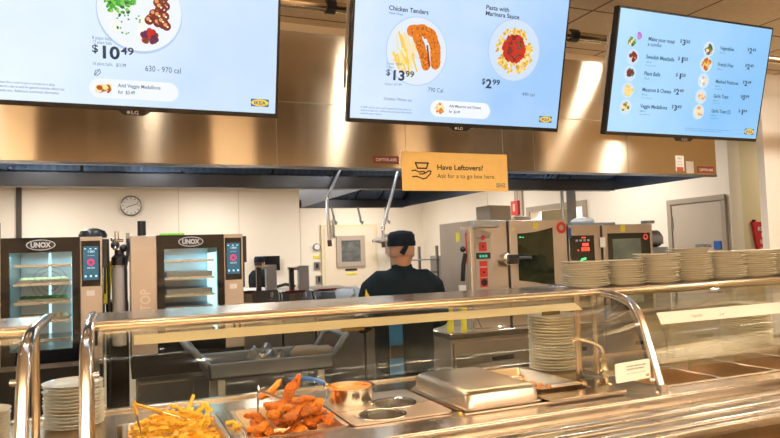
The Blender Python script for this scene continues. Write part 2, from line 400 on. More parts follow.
tag(M().cyl((3.80,4.95,0),(3.80,4.95,CZ),.016,10).build('gas_pipe',hosem,org=(3.8,4.95,0)),'thin vertical grey pipe behind the right combi ovens','pipe')
tag(M().box(3.88,3.94,4.93,4.99,0,2.5).build('service_column',coolst,org=(3.91,4.96,0)),'square grey service column standing behind the rightmost oven','column')

# ------------------------------------------------------------------ menu displays
navy = em('display navy', (.006,.03,.085)); teal = em('display teal text', rgb(20,110,140)); greyt = em('display grey text', rgb(100,130,145))
pwhite = em('display plate white', rgb(236,245,252)); pale = em('display pale blue', rgb(216,234,250)); pillw = em('display pill', rgb(240,247,254)); shad = em('display plate rim', rgb(178,205,240))
eO = em('display orange', rgb(228,120,20)); eOd = em('display dark orange', rgb(180,80,10)); eY = em('display yellow', rgb(250,205,90)); eYl = em('display light yellow', rgb(253,228,150)); eR = em('display red', rgb(200,28,30)); eRd = em('display dark red', rgb(120,20,25))
eG = em('display green', rgb(60,170,50)); eGd = em('display dark green', rgb(25,100,40)); eP = em('display purple', rgb(95,20,80)); eC = em('display cream', rgb(240,225,195)); eM = em('display mash', rgb(250,248,240)); eB = em('display meat brown', rgb(120,45,25)); eBl = em('display sauce', rgb(235,160,110)); eW = em('display white', rgb(252,252,252)); eL = em('display lilac', rgb(200,130,215)); eT = em('display teal', rgb(40,130,140))
lgb = em('display logo blue', rgb(0,88,163)); lgy = em('display logo yellow', rgb(255,215,0))
def logo(m, u, v, w, y, mb, my, h=None):
    h = h or w*.40
    m.rect(u-w/2,u+w/2,v-h/2,v+h/2,y,mb); m.disc(u,v,w*.48,y-.0006,my,ry=h*.46)
    m.text('IKEA',u-w*.34,v-h*.22,h*.62,y-.0012,mb,bold=.03,width=w*.68)
def price(m, u, v, d, c, sz, y, mi=0):
    a = sz*.56
    m.text('$',u,v+sz*.30,sz*.62,y,mi,bold=.018,width=sz*.34); m.text(d,u+sz*.40,v,sz,y,mi,bold=.03,width=a*len(d))
    m.text(c,u+sz*.46+a*len(d),v+sz*.30,sz*.60,y,mi,bold=.02,width=sz*.72)
TILT = math.radians(13.7)
def display(X0, label, smat, wd=1.09, ht=.633):
    t = thing('menu_display', label, 'menu screen', (X0,2.6,2.115), (TILT,0,0), 'menu screens above the counter')
    t['_o'] = [0,0,0]
    M().box(0,wd,.002,.04,0,ht).build('bezel', bezel, t, local=True, bevel=.003)
    M().box(.10,wd-.10,.04,.075,.08,ht-.1).build('rear_housing', black, t, local=True, bevel=.01)
    m = M(); m.flat = True; m.rect(.011,wd-.011,.018,ht-.011,.0015); m.build('screen', smat, t, local=True, smooth=0)
    b = M().prism([(wd/2-.06,.002),(wd/2-.035,-.016),(wd/2+.035,-.016),(wd/2+.06,.002)],.0,.03,axis='y',mi=0)
    b.text('LG',wd/2-.012,-.011,.018,-.0008,mi=1,width=.026,bold=.02); b.disc(wd/2-.021,-.005,.006,-.0008,1,16); b.build('badge',[bezel,mat('badge grey',(.35,.35,.36),.4)],t,local=True,smooth=0)
    M().box(wd*.28,wd*.28+.05,.075,.12,.25,ht).box(wd*.72,wd*.72+.05,.075,.12,.25,ht).build('mount_bracket', coolst, t, local=True)
    return t
def outl(t, x):  # white rear lip seen beside the screens
    M().box(x,x+.006,.035,.055,.14,.50).build('side_bracket', bracketm, t, local=True)
Y1, Y2, Y3, Y4, Y5 = .0008, .0002, -.0004, -.0010, -.0016
FINE = 'A 2,000 calorie a day is used for general nutrition advice, but'
FINE2 = 'calorie needs vary. Additional nutritional information'
FINE3 = 'available upon request.'
def blobs(m, u, v, r0, n, sz, mis, y, asp=1., ry=1.):
    for i in range(n):
        a = random.uniform(0,2*PI); q = r0*math.sqrt(random.random())
        m.disc(u+q*math.cos(a), v+q*ry*math.sin(a), sz*random.uniform(.7,1.25), y-i*2e-6, random.choice(mis), 9, ry=sz*asp*random.uniform(.7,1.2), a=random.uniform(0,PI))
def food(t, mats, fn):
    m = M(); m.flat = True; fn(m); return m.build('food_picture', mats, t, local=True, smooth=0)
# screen 1
t1 = display(-.49,'left menu screen showing a plate of balls, mash and peas at $10.49', screen_mat('display sky 1', rgb(222,238,252), rgb(190,216,246)))
m = M(); m.flat = True
m.text('8 plant balls',.404,.251,.017,Y1,1,width=.066).text('$8.99',.482,.251,.017,Y1,1,bold=.02,width=.030).text('12 plant balls',.404,.236,.017,Y1,1,width=.066)
price(m,.402,.187,'10','49',.062,Y3,0)
T1M = [navy,greyt,em('display slate',rgb(60,85,110)),pillw,teal,lgb,lgy]
m.build('menu_entry',T1M,t1,local=True,smooth=0); m = M(); m.flat = True
m.text('16 plant balls',.403,.160,.017,Y1,1,width=.068).text('$11.99',.483,.160,.017,Y1,1,bold=.02,width=.034)
m.build('price_note',T1M,t1,local=True,smooth=0); m = M(); m.flat = True; m.text('630 - 970 cal',.583,.151,.030,Y3,2,width=.128); m.build('calorie_text',T1M,t1,local=True,smooth=0); m = M(); m.flat = True
m.line([(.410,.128),(.414,.140),(.428,.145),(.430,.133),(.420,.124),(.410,.124),(.424,.140)],.0022,Y1,0)
m.build('leaf_symbol',T1M,t1,local=True,smooth=0); m = M(); m.flat = True; m.pill(.392,.703,.043,.113,Y1,3)
m.text('Add Veggie Medallions',.489,.086,.0185,Y3,4,bold=.012,width=.149).text('for  $3.49',.489,.062,.0185,Y3,4,bold=.012,width=.058)
m.build('offer_banner',T1M,t1,local=True,smooth=0); m = M(); m.flat = True
m.text(FINE,-.06+.13,.0615,.0125,Y1,2,width=.240).text(FINE2,.07,.047,.0125,Y1,2,width=.222).text('Before placing your order, please inform a server if a person in your party has an allergy.',.07-.04,.076,.011,Y1,2,width=.25)
m.build('fine_print',T1M,t1,local=True,smooth=0); m = M(); m.flat = True
logo(m,1.016,.058,.072,Y1,5,6,.030)
m.build('logo',T1M,t1,local=True,smooth=0)
def f1(m):
    m.disc(.567,.362,.149,Y1,1,48); m.disc(.567,.368,.146,Y2,0,48)
    blobs(m,.499,.395,.052,230,.0060,[2,11,3,2],Y3)
    blobs(m,.525,.320,.045,26,.026,[0,4],Y3-.0003); blobs(m,.527,.322,.045,16,.0035,[2,3],Y4)
    blobs(m,.600,.278,.024,40,.010,[5,6,7],Y4-.0002)
    for i in range(22):
        a = random.uniform(0,2*PI); q = .066*math.sqrt(random.random()); u = .632+q*math.cos(a)*.8; v = .372+q*math.sin(a)
        m.disc(u,v,.0165,Y4-.0004-i*4e-6,7 if i%3 else 8,14); m.disc(u-.004,v+.005,.007,Y4-.0004-i*4e-6-2e-6,9,10)
        m.disc(u+.004,v-.002,.004,Y4-.0004-i*4e-6-3e-6,4,8)
    m.line([(.668,.452),(.690,.432)],.018,Y5,10)
food(t1,[pwhite,shad,eG,eGd,eM,eP,eR,eB,eRd,eBl,eT,em('display pea light',rgb(120,210,90))],f1)
food(t1,[eC,shad,eYl,eOd],lambda m: (blobs(m,.432,.074,.012,14,.010,[0,2,3],Y3), blobs(m,.452,.080,.010,12,.009,[0,2,3],Y4)))
# screen 2
t2 = display(.90,'middle menu screen with chicken tenders at $13.99 beside pasta with red sauce', screen_mat('display sky 2', rgb(206,226,250), rgb(150,195,242)))
m = M(); m.flat = True
m.text('Chicken Tenders',.162,.478,.027,Y1,0,bold=.022,width=.186).text('With Fries',.162,.461,.014,Y1,4,width=.066)
T2M = [navy,em('display teal grey',rgb(90,130,150)),em('display slate',rgb(60,85,110)),pillw,teal,lgb,lgy]
m.build('dish_name',T2M,t2,local=True,smooth=0); m = M(); m.flat = True
m.text('Pasta with',.631,.532,.027,Y1,0,bold=.022,width=.122).text('Marinara Sauce',.631,.506,.027,Y1,0,bold=.022,width=.180)
m.build('dish_name',T2M,t2,local=True,smooth=0); m = M(); m.flat = True
m.text('2 piece   $9.99',.164,.252,.015,Y5-.0004,1,width=.072).text('3 piece',.164,.238,.015,Y5-.0004,1,width=.036)
price(m,.164,.190,'13','99',.058,Y5-.0004,0); m.text('4 piece  $17.99',.163,.166,.015,Y1,1,width=.078)
m.build('menu_entry',T2M,t2,local=True,smooth=0); m = M(); m.flat = True; m.text('790 Cal',.370,.150,.027,Y1,2,width=.075); m.build('calorie_text',T2M,t2,local=True,smooth=0); m = M(); m.flat = True; m.text('Contains: Wheat, soy',.162,.102,.017,Y1,2,width=.133); m.build('allergen_text',T2M,t2,local=True,smooth=0); m = M(); m.flat = True
price(m,.638,.186,'2','99',.056,Y5-.0004,0)
m.build('menu_entry',T2M,t2,local=True,smooth=0); m = M(); m.flat = True; m.text('490 cal',.863,.163,.022,Y1,2,width=.070); m.build('calorie_text',T2M,t2,local=True,smooth=0); m = M(); m.flat = True
m.pill(.388,.697,.043,.116,Y1,3)
m.text('Add Macaroni and Cheese',.482,.088,.0165,Y3,0,bold=.010,width=.164).text('for  $2.49',.482,.063,.0165,Y3,0,bold=.012,width=.056)
m.build('offer_banner',T2M,t2,local=True,smooth=0); m = M(); m.flat = True
m.text(FINE,.058,.062,.0125,Y1,1,width=.238).text(FINE2,.058,.049,.0125,Y1,1,width=.242).text(FINE3,.058,.036,.0125,Y1,1,width=.10)
m.build('fine_print',T2M,t2,local=True,smooth=0); m = M(); m.flat = True
logo(m,1.010,.058,.072,Y1,5,6,.030)
m.build('logo',T2M,t2,local=True,smooth=0)
def f2(m):
    m.disc(.305,.318,.147,Y1,1,48); m.disc(.305,.318,.143,Y2,0,48)
    for i in range(46):
        u = .235+random.uniform(-.03,.06); v = .31+random.uniform(-.06,.06); a = math.radians(-62+random.uniform(-22,22)); L = random.uniform(.035,.065)
        dx, dz = math.cos(a)*L, math.sin(a)*L
        if u < .3: m.line([(u-dx/2*1,v-dz/2),(u,v+.002),(u+dx*.7,v+dz*.7)],.0085,Y3-i*5e-6,random.choice([2,3,3,4]))
    def ten(p, w, mi, y):
        q = 0
        for i, ((x,z),(x2,z2)) in enumerate(zip(p,p[1:])):
            for j in range(8):
                q += 1; m.disc(x+(x2-x)*j/8,z+(z2-z)*j/8,w*.5*random.uniform(.93,1.07),y-q*2e-6,mi,14)
        for i in range(90):
            k = random.randrange(len(p)-1); s = random.random(); x = p[k][0]+(p[k+1][0]-p[k][0])*s+random.uniform(-w,w)*.42; z = p[k][1]+(p[k+1][1]-p[k][1])*s+random.uniform(-w,w)*.42
            m.disc(x,z,.0040,y-.0001-i*1e-6,random.choice([5,6,6,8]),7)
    ten([(.275,.402),(.325,.410),(.368,.392),(.392,.340),(.398,.262)],.050,5,Y4)
    ten([(.300,.380),(.320,.340),(.345,.285),(.352,.258)],.044,5,Y5)
    m.line([(.352,.345),(.368,.262)],.008,Y5-.0003,7)
food(t2,[em('display plate blue white',rgb(222,236,250)),shad,eY,eYl,eC,eO,eOd,eRd,em('display amber',rgb(240,150,50))],f2)
def f3(m):
    m.disc(.800,.365,.142,Y1,1,48); m.disc(.800,.365,.137,Y2,0,48)
    for i in range(330):
        a = random.uniform(0,2*PI); q = .100*math.sqrt(random.random()); m.disc(.800+q*math.cos(a),.362+q*math.sin(a)*1.02,.0095,Y3-i*2e-6,random.choice([2,2,3,4]),8,ry=.005,a=random.uniform(0,PI))
    blobs(m,.797,.370,.054,150,.012,[5,5,6,5],Y4-.0003,ry=1.1); blobs(m,.800,.365,.045,12,.005,[7],Y5-.0003)
food(t2,[em('display plate blue white 2',rgb(206,226,250)),shad,em('display pasta',rgb(248,200,60)),eYl,em('display pasta dark',rgb(225,160,30)),eR,eRd,eGd],f3)
food(t2,[eC,eY,eYl,eO],lambda m: blobs(m,.436,.080,.020,40,.0065,[0,1,2,3],Y3))
# screen 3
t3 = display(2.28,'right menu screen listing side dishes with small round pictures in two columns', screen_mat('display sky 3', rgb(172,216,250), rgb(128,190,240)))
T3M = [em('display teal dark',rgb(14,80,115)),navy,em('display blue grey text',rgb(60,130,160)),lgb,lgy]
L3 = [('Make your meal','3','50',.483,.176),('Swedish Meatballs','1','50',.394,.189),('Plant Balls','1','50',.311,.108),('Macaroni & Cheese','2','49',.230,.196),('Veggie Medallions','3','49',.146,.183)]
for n, d, cc, v, w in L3:
    m = M(); m.flat = True
    m.text(n,.207,v,.027,Y1,0,bold=.022,width=w); price(m,.420,v-.002,d,cc,.040,Y1,1)
    if n[0] != 'M' or d == '2': m.text({'S':'150 cal','P':'170 cal','M':'700 cal','V':'280 cal'}[n[0]],.207,v-.021,.014,Y1,2,width=.038)
    if n[0] in 'SV' or d == '2': m.text('Contains: Milk, Wheat',.207,v-.036,.009,Y1,2,width=.075)
    if v > .48: m.text('a combo',.207,.457,.027,Y1,0,bold=.012,width=.092)
    m.build('menu_entry',T3M,t3,local=True,smooth=0)
R3 = [('Vegetables','2','49',.482,.104),('French Fries','2','49',.396,.115),('Mashed Potatoes','2','49',.306,.172),('Garlic Toast','0','99',.228,.112),('Garlic Toast (2)','1','99',.148,.143)]
for n, d, cc, v, w in R3:
    m = M(); m.flat = True
    m.text(n,.708,v,.026,Y1,0,bold=.022,width=w); price(m,.912,v,d,cc,.038,Y1,1)
    m.text('90 cal' if n[0]=='V' else '200 cal',.708,v-.021,.014,Y1,2,width=.036)
    if n[0] in 'MG': m.text('Contains: Milk',.708,v-.034,.009,Y1,2,width=.055)
    m.build('menu_entry',T3M,t3,local=True,smooth=0)
m = M(); m.flat = True
m.text(FINE,.535,.052,.0095,Y1,2,width=.35).text(FINE2,.535,.042,.0095,Y1,2,width=.27)
m.build('fine_print',T3M,t3,local=True,smooth=0)
m = M(); m.flat = True; logo(m,1.018,.056,.072,Y1,3,4,.032)
m.build('logo',T3M,t3,local=True,smooth=0)
pl = em('display round plate', rgb(205,230,250))
def small(u, v, cols, r=.040, sz=.009, n=26, rr=.020, pr=True):
    def fn(m):
        if pr: m.disc(u,v,r,Y1,0,30)
        blobs(m,u,v,rr,n,sz,list(range(1,len(cols)+1)),Y3)
    return food(t3,[pl]+cols,fn)
small(.103,.466,[eR,eGd,eG,eC],pr=False,sz=.008,n=30)
small(.146,.500,[eL,em('display mauve',rgb(170,90,190))],pr=False,sz=.012,n=14,rr=.008)
small(.122,.394,[eB,eRd,eBl]); small(.114,.312,[eB,eRd,eT]); small(.114,.229,[eC,eY,eYl],rr=.028,n=60,sz=.007); small(.112,.145,[eC,em('display olive',rgb(120,120,60)),eYl])
small(.628,.476,[em('display olive',rgb(120,120,60)),eGd,eC,eB],rr=.024); small(.622,.398,[eO,eOd,eY],rr=.030,n=40,r=.043,sz=.008); small(.619,.311,[eW,eC,em('display pale grey',rgb(190,195,200))],rr=.022); small(.617,.228,[eC,eBl],rr=.024); small(.614,.146,[eC,eBl,eYl],rr=.028,n=30)
for t, x in ((t2,-.008),(t3,-.008)): outl(t,x)
# ceiling pipe that carries the screens, with its drop rods
t = thing('mounting_pipe','long horizontal steel pipe behind the menu screens under the ceiling','pipe',(1.5,2.8,2.69))
M().cyl((-3,2.8,2.69),(5.6,2.8,2.69),.024,16).build('pipe', mat('pipe gilt steel',(.62,.50,.34),.22,1), t)
for x in (-1.2,.75,2.12,3.6): M().cyl((x,2.8,2.70),(x,2.8,CZ),.008,8).build('drop_rod', coolst, t)
for x in (.615,.88,2.02,2.25): M().cyl((x,2.8,2.69),(x+.045,2.8,2.69),.034,16).build('pipe_collar', black, t)
# hanging sign
t = thing('hanging_sign','kraft coloured sign reading Have Leftovers? hung on two wires','sign',(1.555,2.85,1.85))
M().box(1.258,1.852,2.85,2.856,1.848,2.038).build('board', kraft, t)
m = M(); m.flat = True; y = 2.8492
m.text('Have Leftovers?',1.445,1.953,.036,y,0,bold=.022,width=.262).text('Ask for a to go box here.',1.445,1.912,.030,y,0,width=.332)
m.build('sign_lettering',[ink,logob,logoy],t,smooth=0); m = M(); m.flat = True
m.line([(1.330,1.984),(1.398,1.984),(1.388,1.958),(1.340,1.958),(1.330,1.984)],.007,y,0)
m.line([(1.310,1.945),(1.328,1.948),(1.345,1.940),(1.375,1.942),(1.380,1.935),(1.368,1.930),(1.350,1.930)],.006,y,0)
m.line([(1.380,1.934),(1.400,1.946),(1.412,1.944),(1.408,1.932),(1.385,1.910),(1.368,1.906),(1.335,1.918),(1.312,1.916)],.006,y,0)
m.build('hand_and_cup_symbol',[ink,logob,logoy],t,smooth=0); m = M(); m.flat = True
logo(m,1.808,1.878,.050,y,1,2,.020)
m.build('logo',[ink,logob,logoy],t,smooth=0)
for x in (1.283,1.832): M().cyl((x,2.853,2.035),(x,2.853,CZ),.0016,6).build('wire', coolst, t)

# ------------------------------------------------------------------ serving counter
ct = thing('serving_counter','long stainless steel serving counter with tray slide and food wells','counter',(1.5,2.6,0))
XL, XR = -2.6, 5.6
body = M().box(XL,XR,2.18,3.10,.10,.72).box(XL,XR,2.165,2.18,0,.845,mi=1).build('body',[coolst,woodm],ct,smooth=0)
w = M()
# deck pieces round two openings
for (x0,x1,y0,y1) in ((XL,XR,2.17,2.30),(XL,-.02,2.30,3.14),(-.02,XR,2.86,3.14),(-.02,2.0,2.30,2.37),(2.0,2.27,2.30,2.86),(5.2,XR,2.30,2.86)):
    w.box(x0,x1,y0,y1,.892,.900)
w.box(XL,XR,2.17,2.182,.846,.8925).box(XL,XR,3.10,3.14,.9,.912).box(XL,XR,3.13,3.14,.70,.9)
w.build('worktop', steel, ct, smooth=0, bevel=.002)
for (x0,x1,y0,y1) in ((-.02,2.0,2.37,2.86),(2.27,5.2,2.30,2.86)):
    v = M(); v.face([(x0,y0,.74),(x1,y0,.74),(x1,y1,.74),(x0,y1,.74)])
    for a,b in (((x0,y0),(x1,y0)),((x1,y0),(x1,y1)),((x1,y1),(x0,y1)),((x0,y1),(x0,y0))): v.face([(a[0],a[1],.74),(b[0],b[1],.74),(b[0],b[1],.895),(a[0],a[1],.895)])
    v.build('well_liner', wellm, ct, smooth=0)
for x in (2.655,3.03,3.405,3.78,4.155,4.53,4.9):
    M().box(x-.013,x+.013,2.29,2.868,.889,.903).box(x-.003,x+.003,2.30,2.86,.76,.89).build('divider_bar', steel, ct, bevel=.002)
M().box(2.262,5.2,2.282,2.302,.9,.906).build('well_rim', steel, ct, bevel=.002)
M().tube([(1.25,2.300,.903),(2.06,2.300,.903)],.006,8).build('rim_rod', mat('dull rod',(.50,.42,.33),.5,1), ct)
# tray slide profile
prof = [(2.168,.846),(2.168,.852),(2.145,.856)]
for yc in (2.095,2.005,1.915):
    for k in range(9):
        a = PI*k/8; prof.append((yc+.030*math.cos(a), .856+.012*math.sin(a)))
prof += [(1.868,.856),(1.856,.860),(1.848,.858),(1.842,.850),(1.842,.822),(1.848,.822),(1.85,.838),(2.168,.838)]
M().prism(prof,XL,XR).build('tray_slide', slidem, ct, smooth=50)
for x in (-1.8,.2,2.2,4.2): M().prism([(2.165,.838),(1.95,.838),(2.165,.66)],x,x+.012).build('slide_bracket', steel, ct)
M().box(XL,XR,2.30,3.0,0,.10).build('plinth', black, ct)

# ------------------------------------------------------------------ sneeze guards
LEG = [(2.205,.9),(2.245,1.02),(2.292,1.160),(2.315,1.215),(2.338,1.250),(2.375,1.282),(2.425,1.303),(2.49,1.317),(2.60,1.327),(2.98,1.330)]
GL = [(2.262,.985)]+[(a+.010,b-.004) for a,b in LEG[1:]][0:7]+[(2.575,1.326)]
def leg(t, x, front=True):
    M().tube([(x,a,b) for a,b in LEG],.0205,16).build('curved_leg', tubem, t, smooth=60)
    M().lathe((x,2.204,.9),[(.034,0),(.034,.006),(.022,.010),(.020,.04),(.0,.04)],n=20).build('foot_flange', tubem, t)
    M().cyl((x,2.63,.9),(x,2.63,1.318),.0135,14).build('rear_leg', mat('rear leg steel',(.62,.52,.38),.25,1), t)
def guard(label, x0, x1, xg0, xg1, legs, loc, strip_=None, post=None):
    t = thing('sneeze_guard', label, 'sneeze guard', loc, group='sneeze guards over the counter')
    for x in legs: leg(t, x)
    g = M()
    pts = GL
    A = [g.bm.verts.new((xg0,a,b)) for a,b in pts]; B = [g.bm.verts.new((xg1,a,b)) for a,b in pts]
    for k in range(len(pts)-1): g.bm.faces.new((A[k],B[k],B[k+1],A[k+1]))
    o = g.build('glass_panel', guardglass, t, smooth=80)
    md = o.modifiers.new('s','SOLIDIFY'); md.thickness = .006
    M().box(x0,x1,2.572,3.02,1.326,1.340).build('shelf', steel, t, bevel=.003)
    M().tube([(x0,2.578,1.322),(x1,2.578,1.322)],.014,10).build('shelf_rail', mat('shelf rail steel',(.66,.56,.40),.25,1), t)
    h = M().prism([(2.66,1.326),(2.86,1.326),(2.84,1.288),(2.68,1.288)],x0+.06,x1-.06).build('heat_lamp_housing', coolst, t)
    M().box(x0+.10,x1-.10,2.735,2.785,1.284,1.289).build('lamp_strip', em('heat lamp glow',(1.0,.55,.22),HEAT), h)
    for x in legs:
        for z, yy in ((.955,2.232),(1.19,2.305)):
            sgn = 1 if abs(x-xg0) < abs(x-xg1) else -1
            M().cyl((x,yy,z),(x+sgn*.035,yy+.012,z),.011,12).build('glass_clamp', tubem, t)
    return t
HEAT = 2.5
g0 = guard('left sneeze guard cut off by the picture edge, shelf above plates', -2.2,-.262,-2.2,-.31,(-.28,-2.2),(-1.2,2.5,.9))
g1 = guard('central curved glass sneeze guard over fries, chicken and the pan lid', -.125,2.22,-.07,2.145,(-.105,2.18),(1.0,2.5,.9))
g2 = guard('right sneeze guard over the empty wells carrying a white label strip', 2.225,5.0,2.215,5.0,(5.0,),(3.6,2.5,.9))
def onglass(z):   # glass y at height z, front face
    for (a,b),(c_,d_) in zip(GL,GL[1:]):
        if b <= z <= d_+1e-6: return a+(c_-a)*(z-b)/(d_-b)
    return GL[-1][0]
def strip_on(t, x0, x1, z0, z1, m):
    s = M(); y0, y1 = onglass(z0)-.008, onglass(z1)-.008
    s.face([(x0,y0,z0),(x1,y0,z0),(x1,y1,z1),(x0,y1,z1)]); s.face([(x0,y0-.002,z0),(x1,y0-.002,z0),(x1,y1-.002,z1),(x0,y1-.002,z1)])
    return s.build('label_strip', m, t, smooth=0)
strip_on(g1,.04,1.90,1.270,1.297,strip)
so = strip_on(g2,2.29,4.9,1.182,1.233,stripw)
tt = M(); tt.text('Vegetables',2.46,1.205,.018,2.288,0,width=.07); tt.build('label_text', grayink, so, smooth=0); tt = M(); tt.text('2.49',2.64,1.200,.015,2.288,0,width=.03); tt.build('label_text', grayink, so, smooth=0)
M().box(.76,.85,2.33,2.336,1.262,1.276).build('maker_plate', mat('dark brass',(.12,.09,.03),.4,1), g1)
M().box(1.66,1.75,2.33,2.336,1.262,1.278).build('maker_plate', mat('dark brass',(.12,.09,.03),.4,1), g1)
# poles and taps that stand on the deck
tag(M().cyl((2.02,2.56,.9),(2.02,2.56,1.318),.0155,14).lathe((2.02,2.56,.9),[(.032,0),(.032,.008),(.02,.014),(.0,.014)],n=20).build('support_pole',mat('pole steel',(.70,.56,.40),.2,1),org=(2.02,2.56,.9)),'upright steel pole in front of the tall plate stack beneath the shelf','pole')
tag(M().cyl((3.92,2.90,.9),(3.92,2.90,1.318),.016,14).lathe((3.92,2.90,.9),[(.032,0),(.032,.008),(.02,.014),(.0,.014)],n=20).build('support_pole',mat('pole steel',(.70,.56,.40),.2,1),org=(3.92,2.90,.9)),'upright steel pole at the right picture edge by the right plate stack','pole')
t = thing('water_tap','bent steel water tap on a turned base beside the tall plate stack','tap',(2.09,2.47,.9))
M().lathe((2.09,2.47,.9),[(.034,0),(.034,.006),(.020,.012),(.019,.06),(.024,.066),(.018,.075),(.016,.11),(.021,.115),(.012,.125),(0,.125)],n=20).build('tap_base', mat('tap brass steel',(.66,.55,.36),.2,1), t)
M().tube([(2.09,2.47,1.02),(2.09,2.47,1.055),(2.08,2.475,1.078),(2.05,2.49,1.095),(1.985,2.52,1.122),(1.972,2.525,1.118),(1.968,2.528,1.09)],.0085,12).build('spout', mat('pole steel',(.70,.56,.40),.2,1), t, smooth=70)
M().cyl((2.09,2.47,.945),(2.0,2.50,.945),.009,10).ball((1.995,2.50,.945),.016).build('tap_lever', rubber, t)
# little card clipped by the leg
t = thing('info_card','small white information card clipped to the glass beside the foot of the curved leg','card',(2.028,2.212,.970),(0,math.radians(-2),0))
t['_o'] = [0,0,0]
M().prism([(-.090,.0),(.090,.0),(.095,.005),(.095,.077),(.090,.082),(-.090,.082),(-.095,.077),(-.095,.005)],0,.003,axis='y').build('card', mat('card white',rgb(250,244,234),.5), t, local=True)
m = M(); m.flat = True
m.text('Scan for allergen and',-.035,.060,.0105,-.0008,0,bold=.02,width=.105).text('nutrition information.',-.035,.047,.0105,-.0008,0,bold=.02,width=.098).text('Ask a co-worker if you need help',-.035,.030,.008,-.0008,1,width=.10)
logo(m,.078,.014,.018,-.0008,2,3,.010); m.build('card_print',[ink,grayink,logob,logoy],t,local=True,smooth=0)
M().box(-.012,.012,.003,.050,.03,.05).build('card_clip', tubem, t, local=True)

# ------------------------------------------------------------------ pans, lids, food
def pan(name, label, x0,x1,y0,y1, zr, depth, m, rim=.014, group=None):
    t = thing(name, label, 'food pan', ((x0+x1)/2,(y0+y1)/2,zr-depth), group=group)
    p = M(); i = .012
    def ring(o, z, r): 
        X0,X1,Yb,Yf = x0+o,x1-o,y1-o,y0+o; pts = []
        for cx,cy,a0 in ((X1-r,Yb-r,0),(X0+r,Yb-r,PI/2),(X0+r,Yf+r,PI),(X1-r,Yf+r,3*PI/2)):
            for k in range(5): a = a0+PI/2*k/4; pts.append((cx+r*math.cos(a),cy+r*math.sin(a),z))
        return [p.bm.verts.new(q) for q in pts]
    R = [ring(0,zr-.004,.02), ring(0,zr,.02), ring(rim,zr,.02), ring(rim+.004,zr-.004,.02), ring(rim+.012,zr-depth+.01,.02), ring(rim+.02,zr-depth,.02)]
    for A,B in zip(R,R[1:]):
        n = len(A)
        for k in range(n): p.bm.faces.new((A[k],A[(k+1)%n],B[(k+1)%n],B[k]))
    p.bm.faces.new(R[-1]); o = p.build('pan', m, t, smooth=50)
    md = o.modifiers.new('s','SOLIDIFY'); md.thickness = .0015
    return t
pan('food_pan','steel food pan full of yellow french fries',.0,.362,2.372,2.858,.903,.10,panm)
pan('food_pan','steel food pan heaped with orange breaded chicken tenders',.422,.798,2.372,2.858,.903,.10,panm)
tag(M().box(.365,.419,2.36,2.86,.897,.907).box(.372,.376,2.37,2.86,.907,.911).box(.390,.394,2.37,2.86,.907,.911).box(.408,.412,2.37,2.86,.907,.911).build('divider_plate',steel,org=(.39,2.6,.9),bevel=.001),'ribbed steel divider strip between the fries pan and the chicken pan','divider strip')
# fries
fm = []
for k in range(6):
    L = random.uniform(.050,.078); b = random.uniform(-.004,.004); w = .0066
    m = M(); m.loft([(-L/2,0,0),(-L/6,0,b*.7),(L/6,0,b*.7),(L/2,0,0)],w*1.35,n=4)
    o = m.build('french_fry', friesm if k%3 else friestip, org=(0,0,0), smooth=0, bevel=.0012)
    fm.append(o)
lab = 'golden french fry in the heap inside the left steel pan'
n = 0
pts = []
for layer in range(7):
    for j in range(30):
        u = random.uniform(-.14,.14); v = random.uniform(-.185,.185)
        z = .848+layer*.0165*(1-.35*(abs(u)/.14)**2)
        if layer >= 4 and (abs(u) > .12 or abs(v) > .155): continue
        pts.append((.181+u,2.63+v,z+random.uniform(0,.008), random.uniform(-.35,.35)))
for i, (x,y,z,tl) in enumerate(pts):
    if i < 6: o = fm[i]
    else: o = fm[i%6].copy(); C.objects.link(o)
    o.location = (x,y,z); o.rotation_euler = (random.uniform(0,1.5),tl*.8,random.uniform(-.9,1.3)); tag(o,lab,'french fry','french fries in the pan')
for i,(x,y,z,r) in enumerate(((.20,2.72,0.971,(.3,.55,.2)),(.255,2.76,0.976,(.2,-1.1,.4)),(.31,2.70,0.964,(0,.5,-.6)),(.15,2.62,0.968,(0,-.4,.3)),(.24,2.60,0.972,(0,.2,-.5)),(.28,2.52,0.966,(0,-.6,.8)),(.22,2.66,0.968,(0,.3,1.8)),(.27,2.62,0.971,(0,-.5,.2)),(.18,2.54,0.966,(0,.4,-.9)),(.12,2.56,0.958,(0,.3,.5)),(.30,2.60,0.966,(0,-.9,1.5)))):
    o = fm[i%6].copy(); C.objects.link(o); o.location = (x,y,z); o.rotation_euler = r; tag(o,lab,'french fry','french fries in the pan')
for x,y,r in ((.385,2.60,.3),(.400,2.57,1.2),(.402,2.53,.6)):
    o = fm[1].copy(); C.objects.link(o); o.location = (x,y,.917); o.scale = (.55,1,1); o.rotation_euler = (0,0,r); tag(o,'fallen piece of french fry lying on the ribbed divider strip','french fry','fallen fry pieces')
# tenders
def tender(L, wd, k):
    m = M(); N = 13; prof = [.30,.62,.84,.95,1,1,.97,.92,.86,.78,.66,.50,.25]
    pts = [(-L/2+L*i/(N-1), math.sin(i*.42+k)*.009, math.sin(i*.55+k*2)*.006) for i in range(N)]
    m.loft(pts,[(wd*p,wd*.62*p) for p in prof],side=(0,1,0),n=16)
    for v in m.bm.verts: v.co += Vector((random.gauss(0,1),random.gauss(0,1),random.gauss(0,1)))*.0022
    o = m.build('chicken_tender', chickm if k%2 else chickd, org=(0,0,0), smooth=30)
    return o
tm = [tender(random.uniform(.09,.125),random.uniform(.021,.027),k) for k in range(5)]
P = []
for layer in range(4):
    for j in range(9 - layer):
        u = random.uniform(-.125,.125); v = random.uniform(-.17,.17)
        P.append((.608+u*(1-.06*layer), 2.615+v*(1-.08*layer), .850+layer*.030, (random.uniform(-.4,.4),random.uniform(-.25,.25),random.uniform(0,PI))))
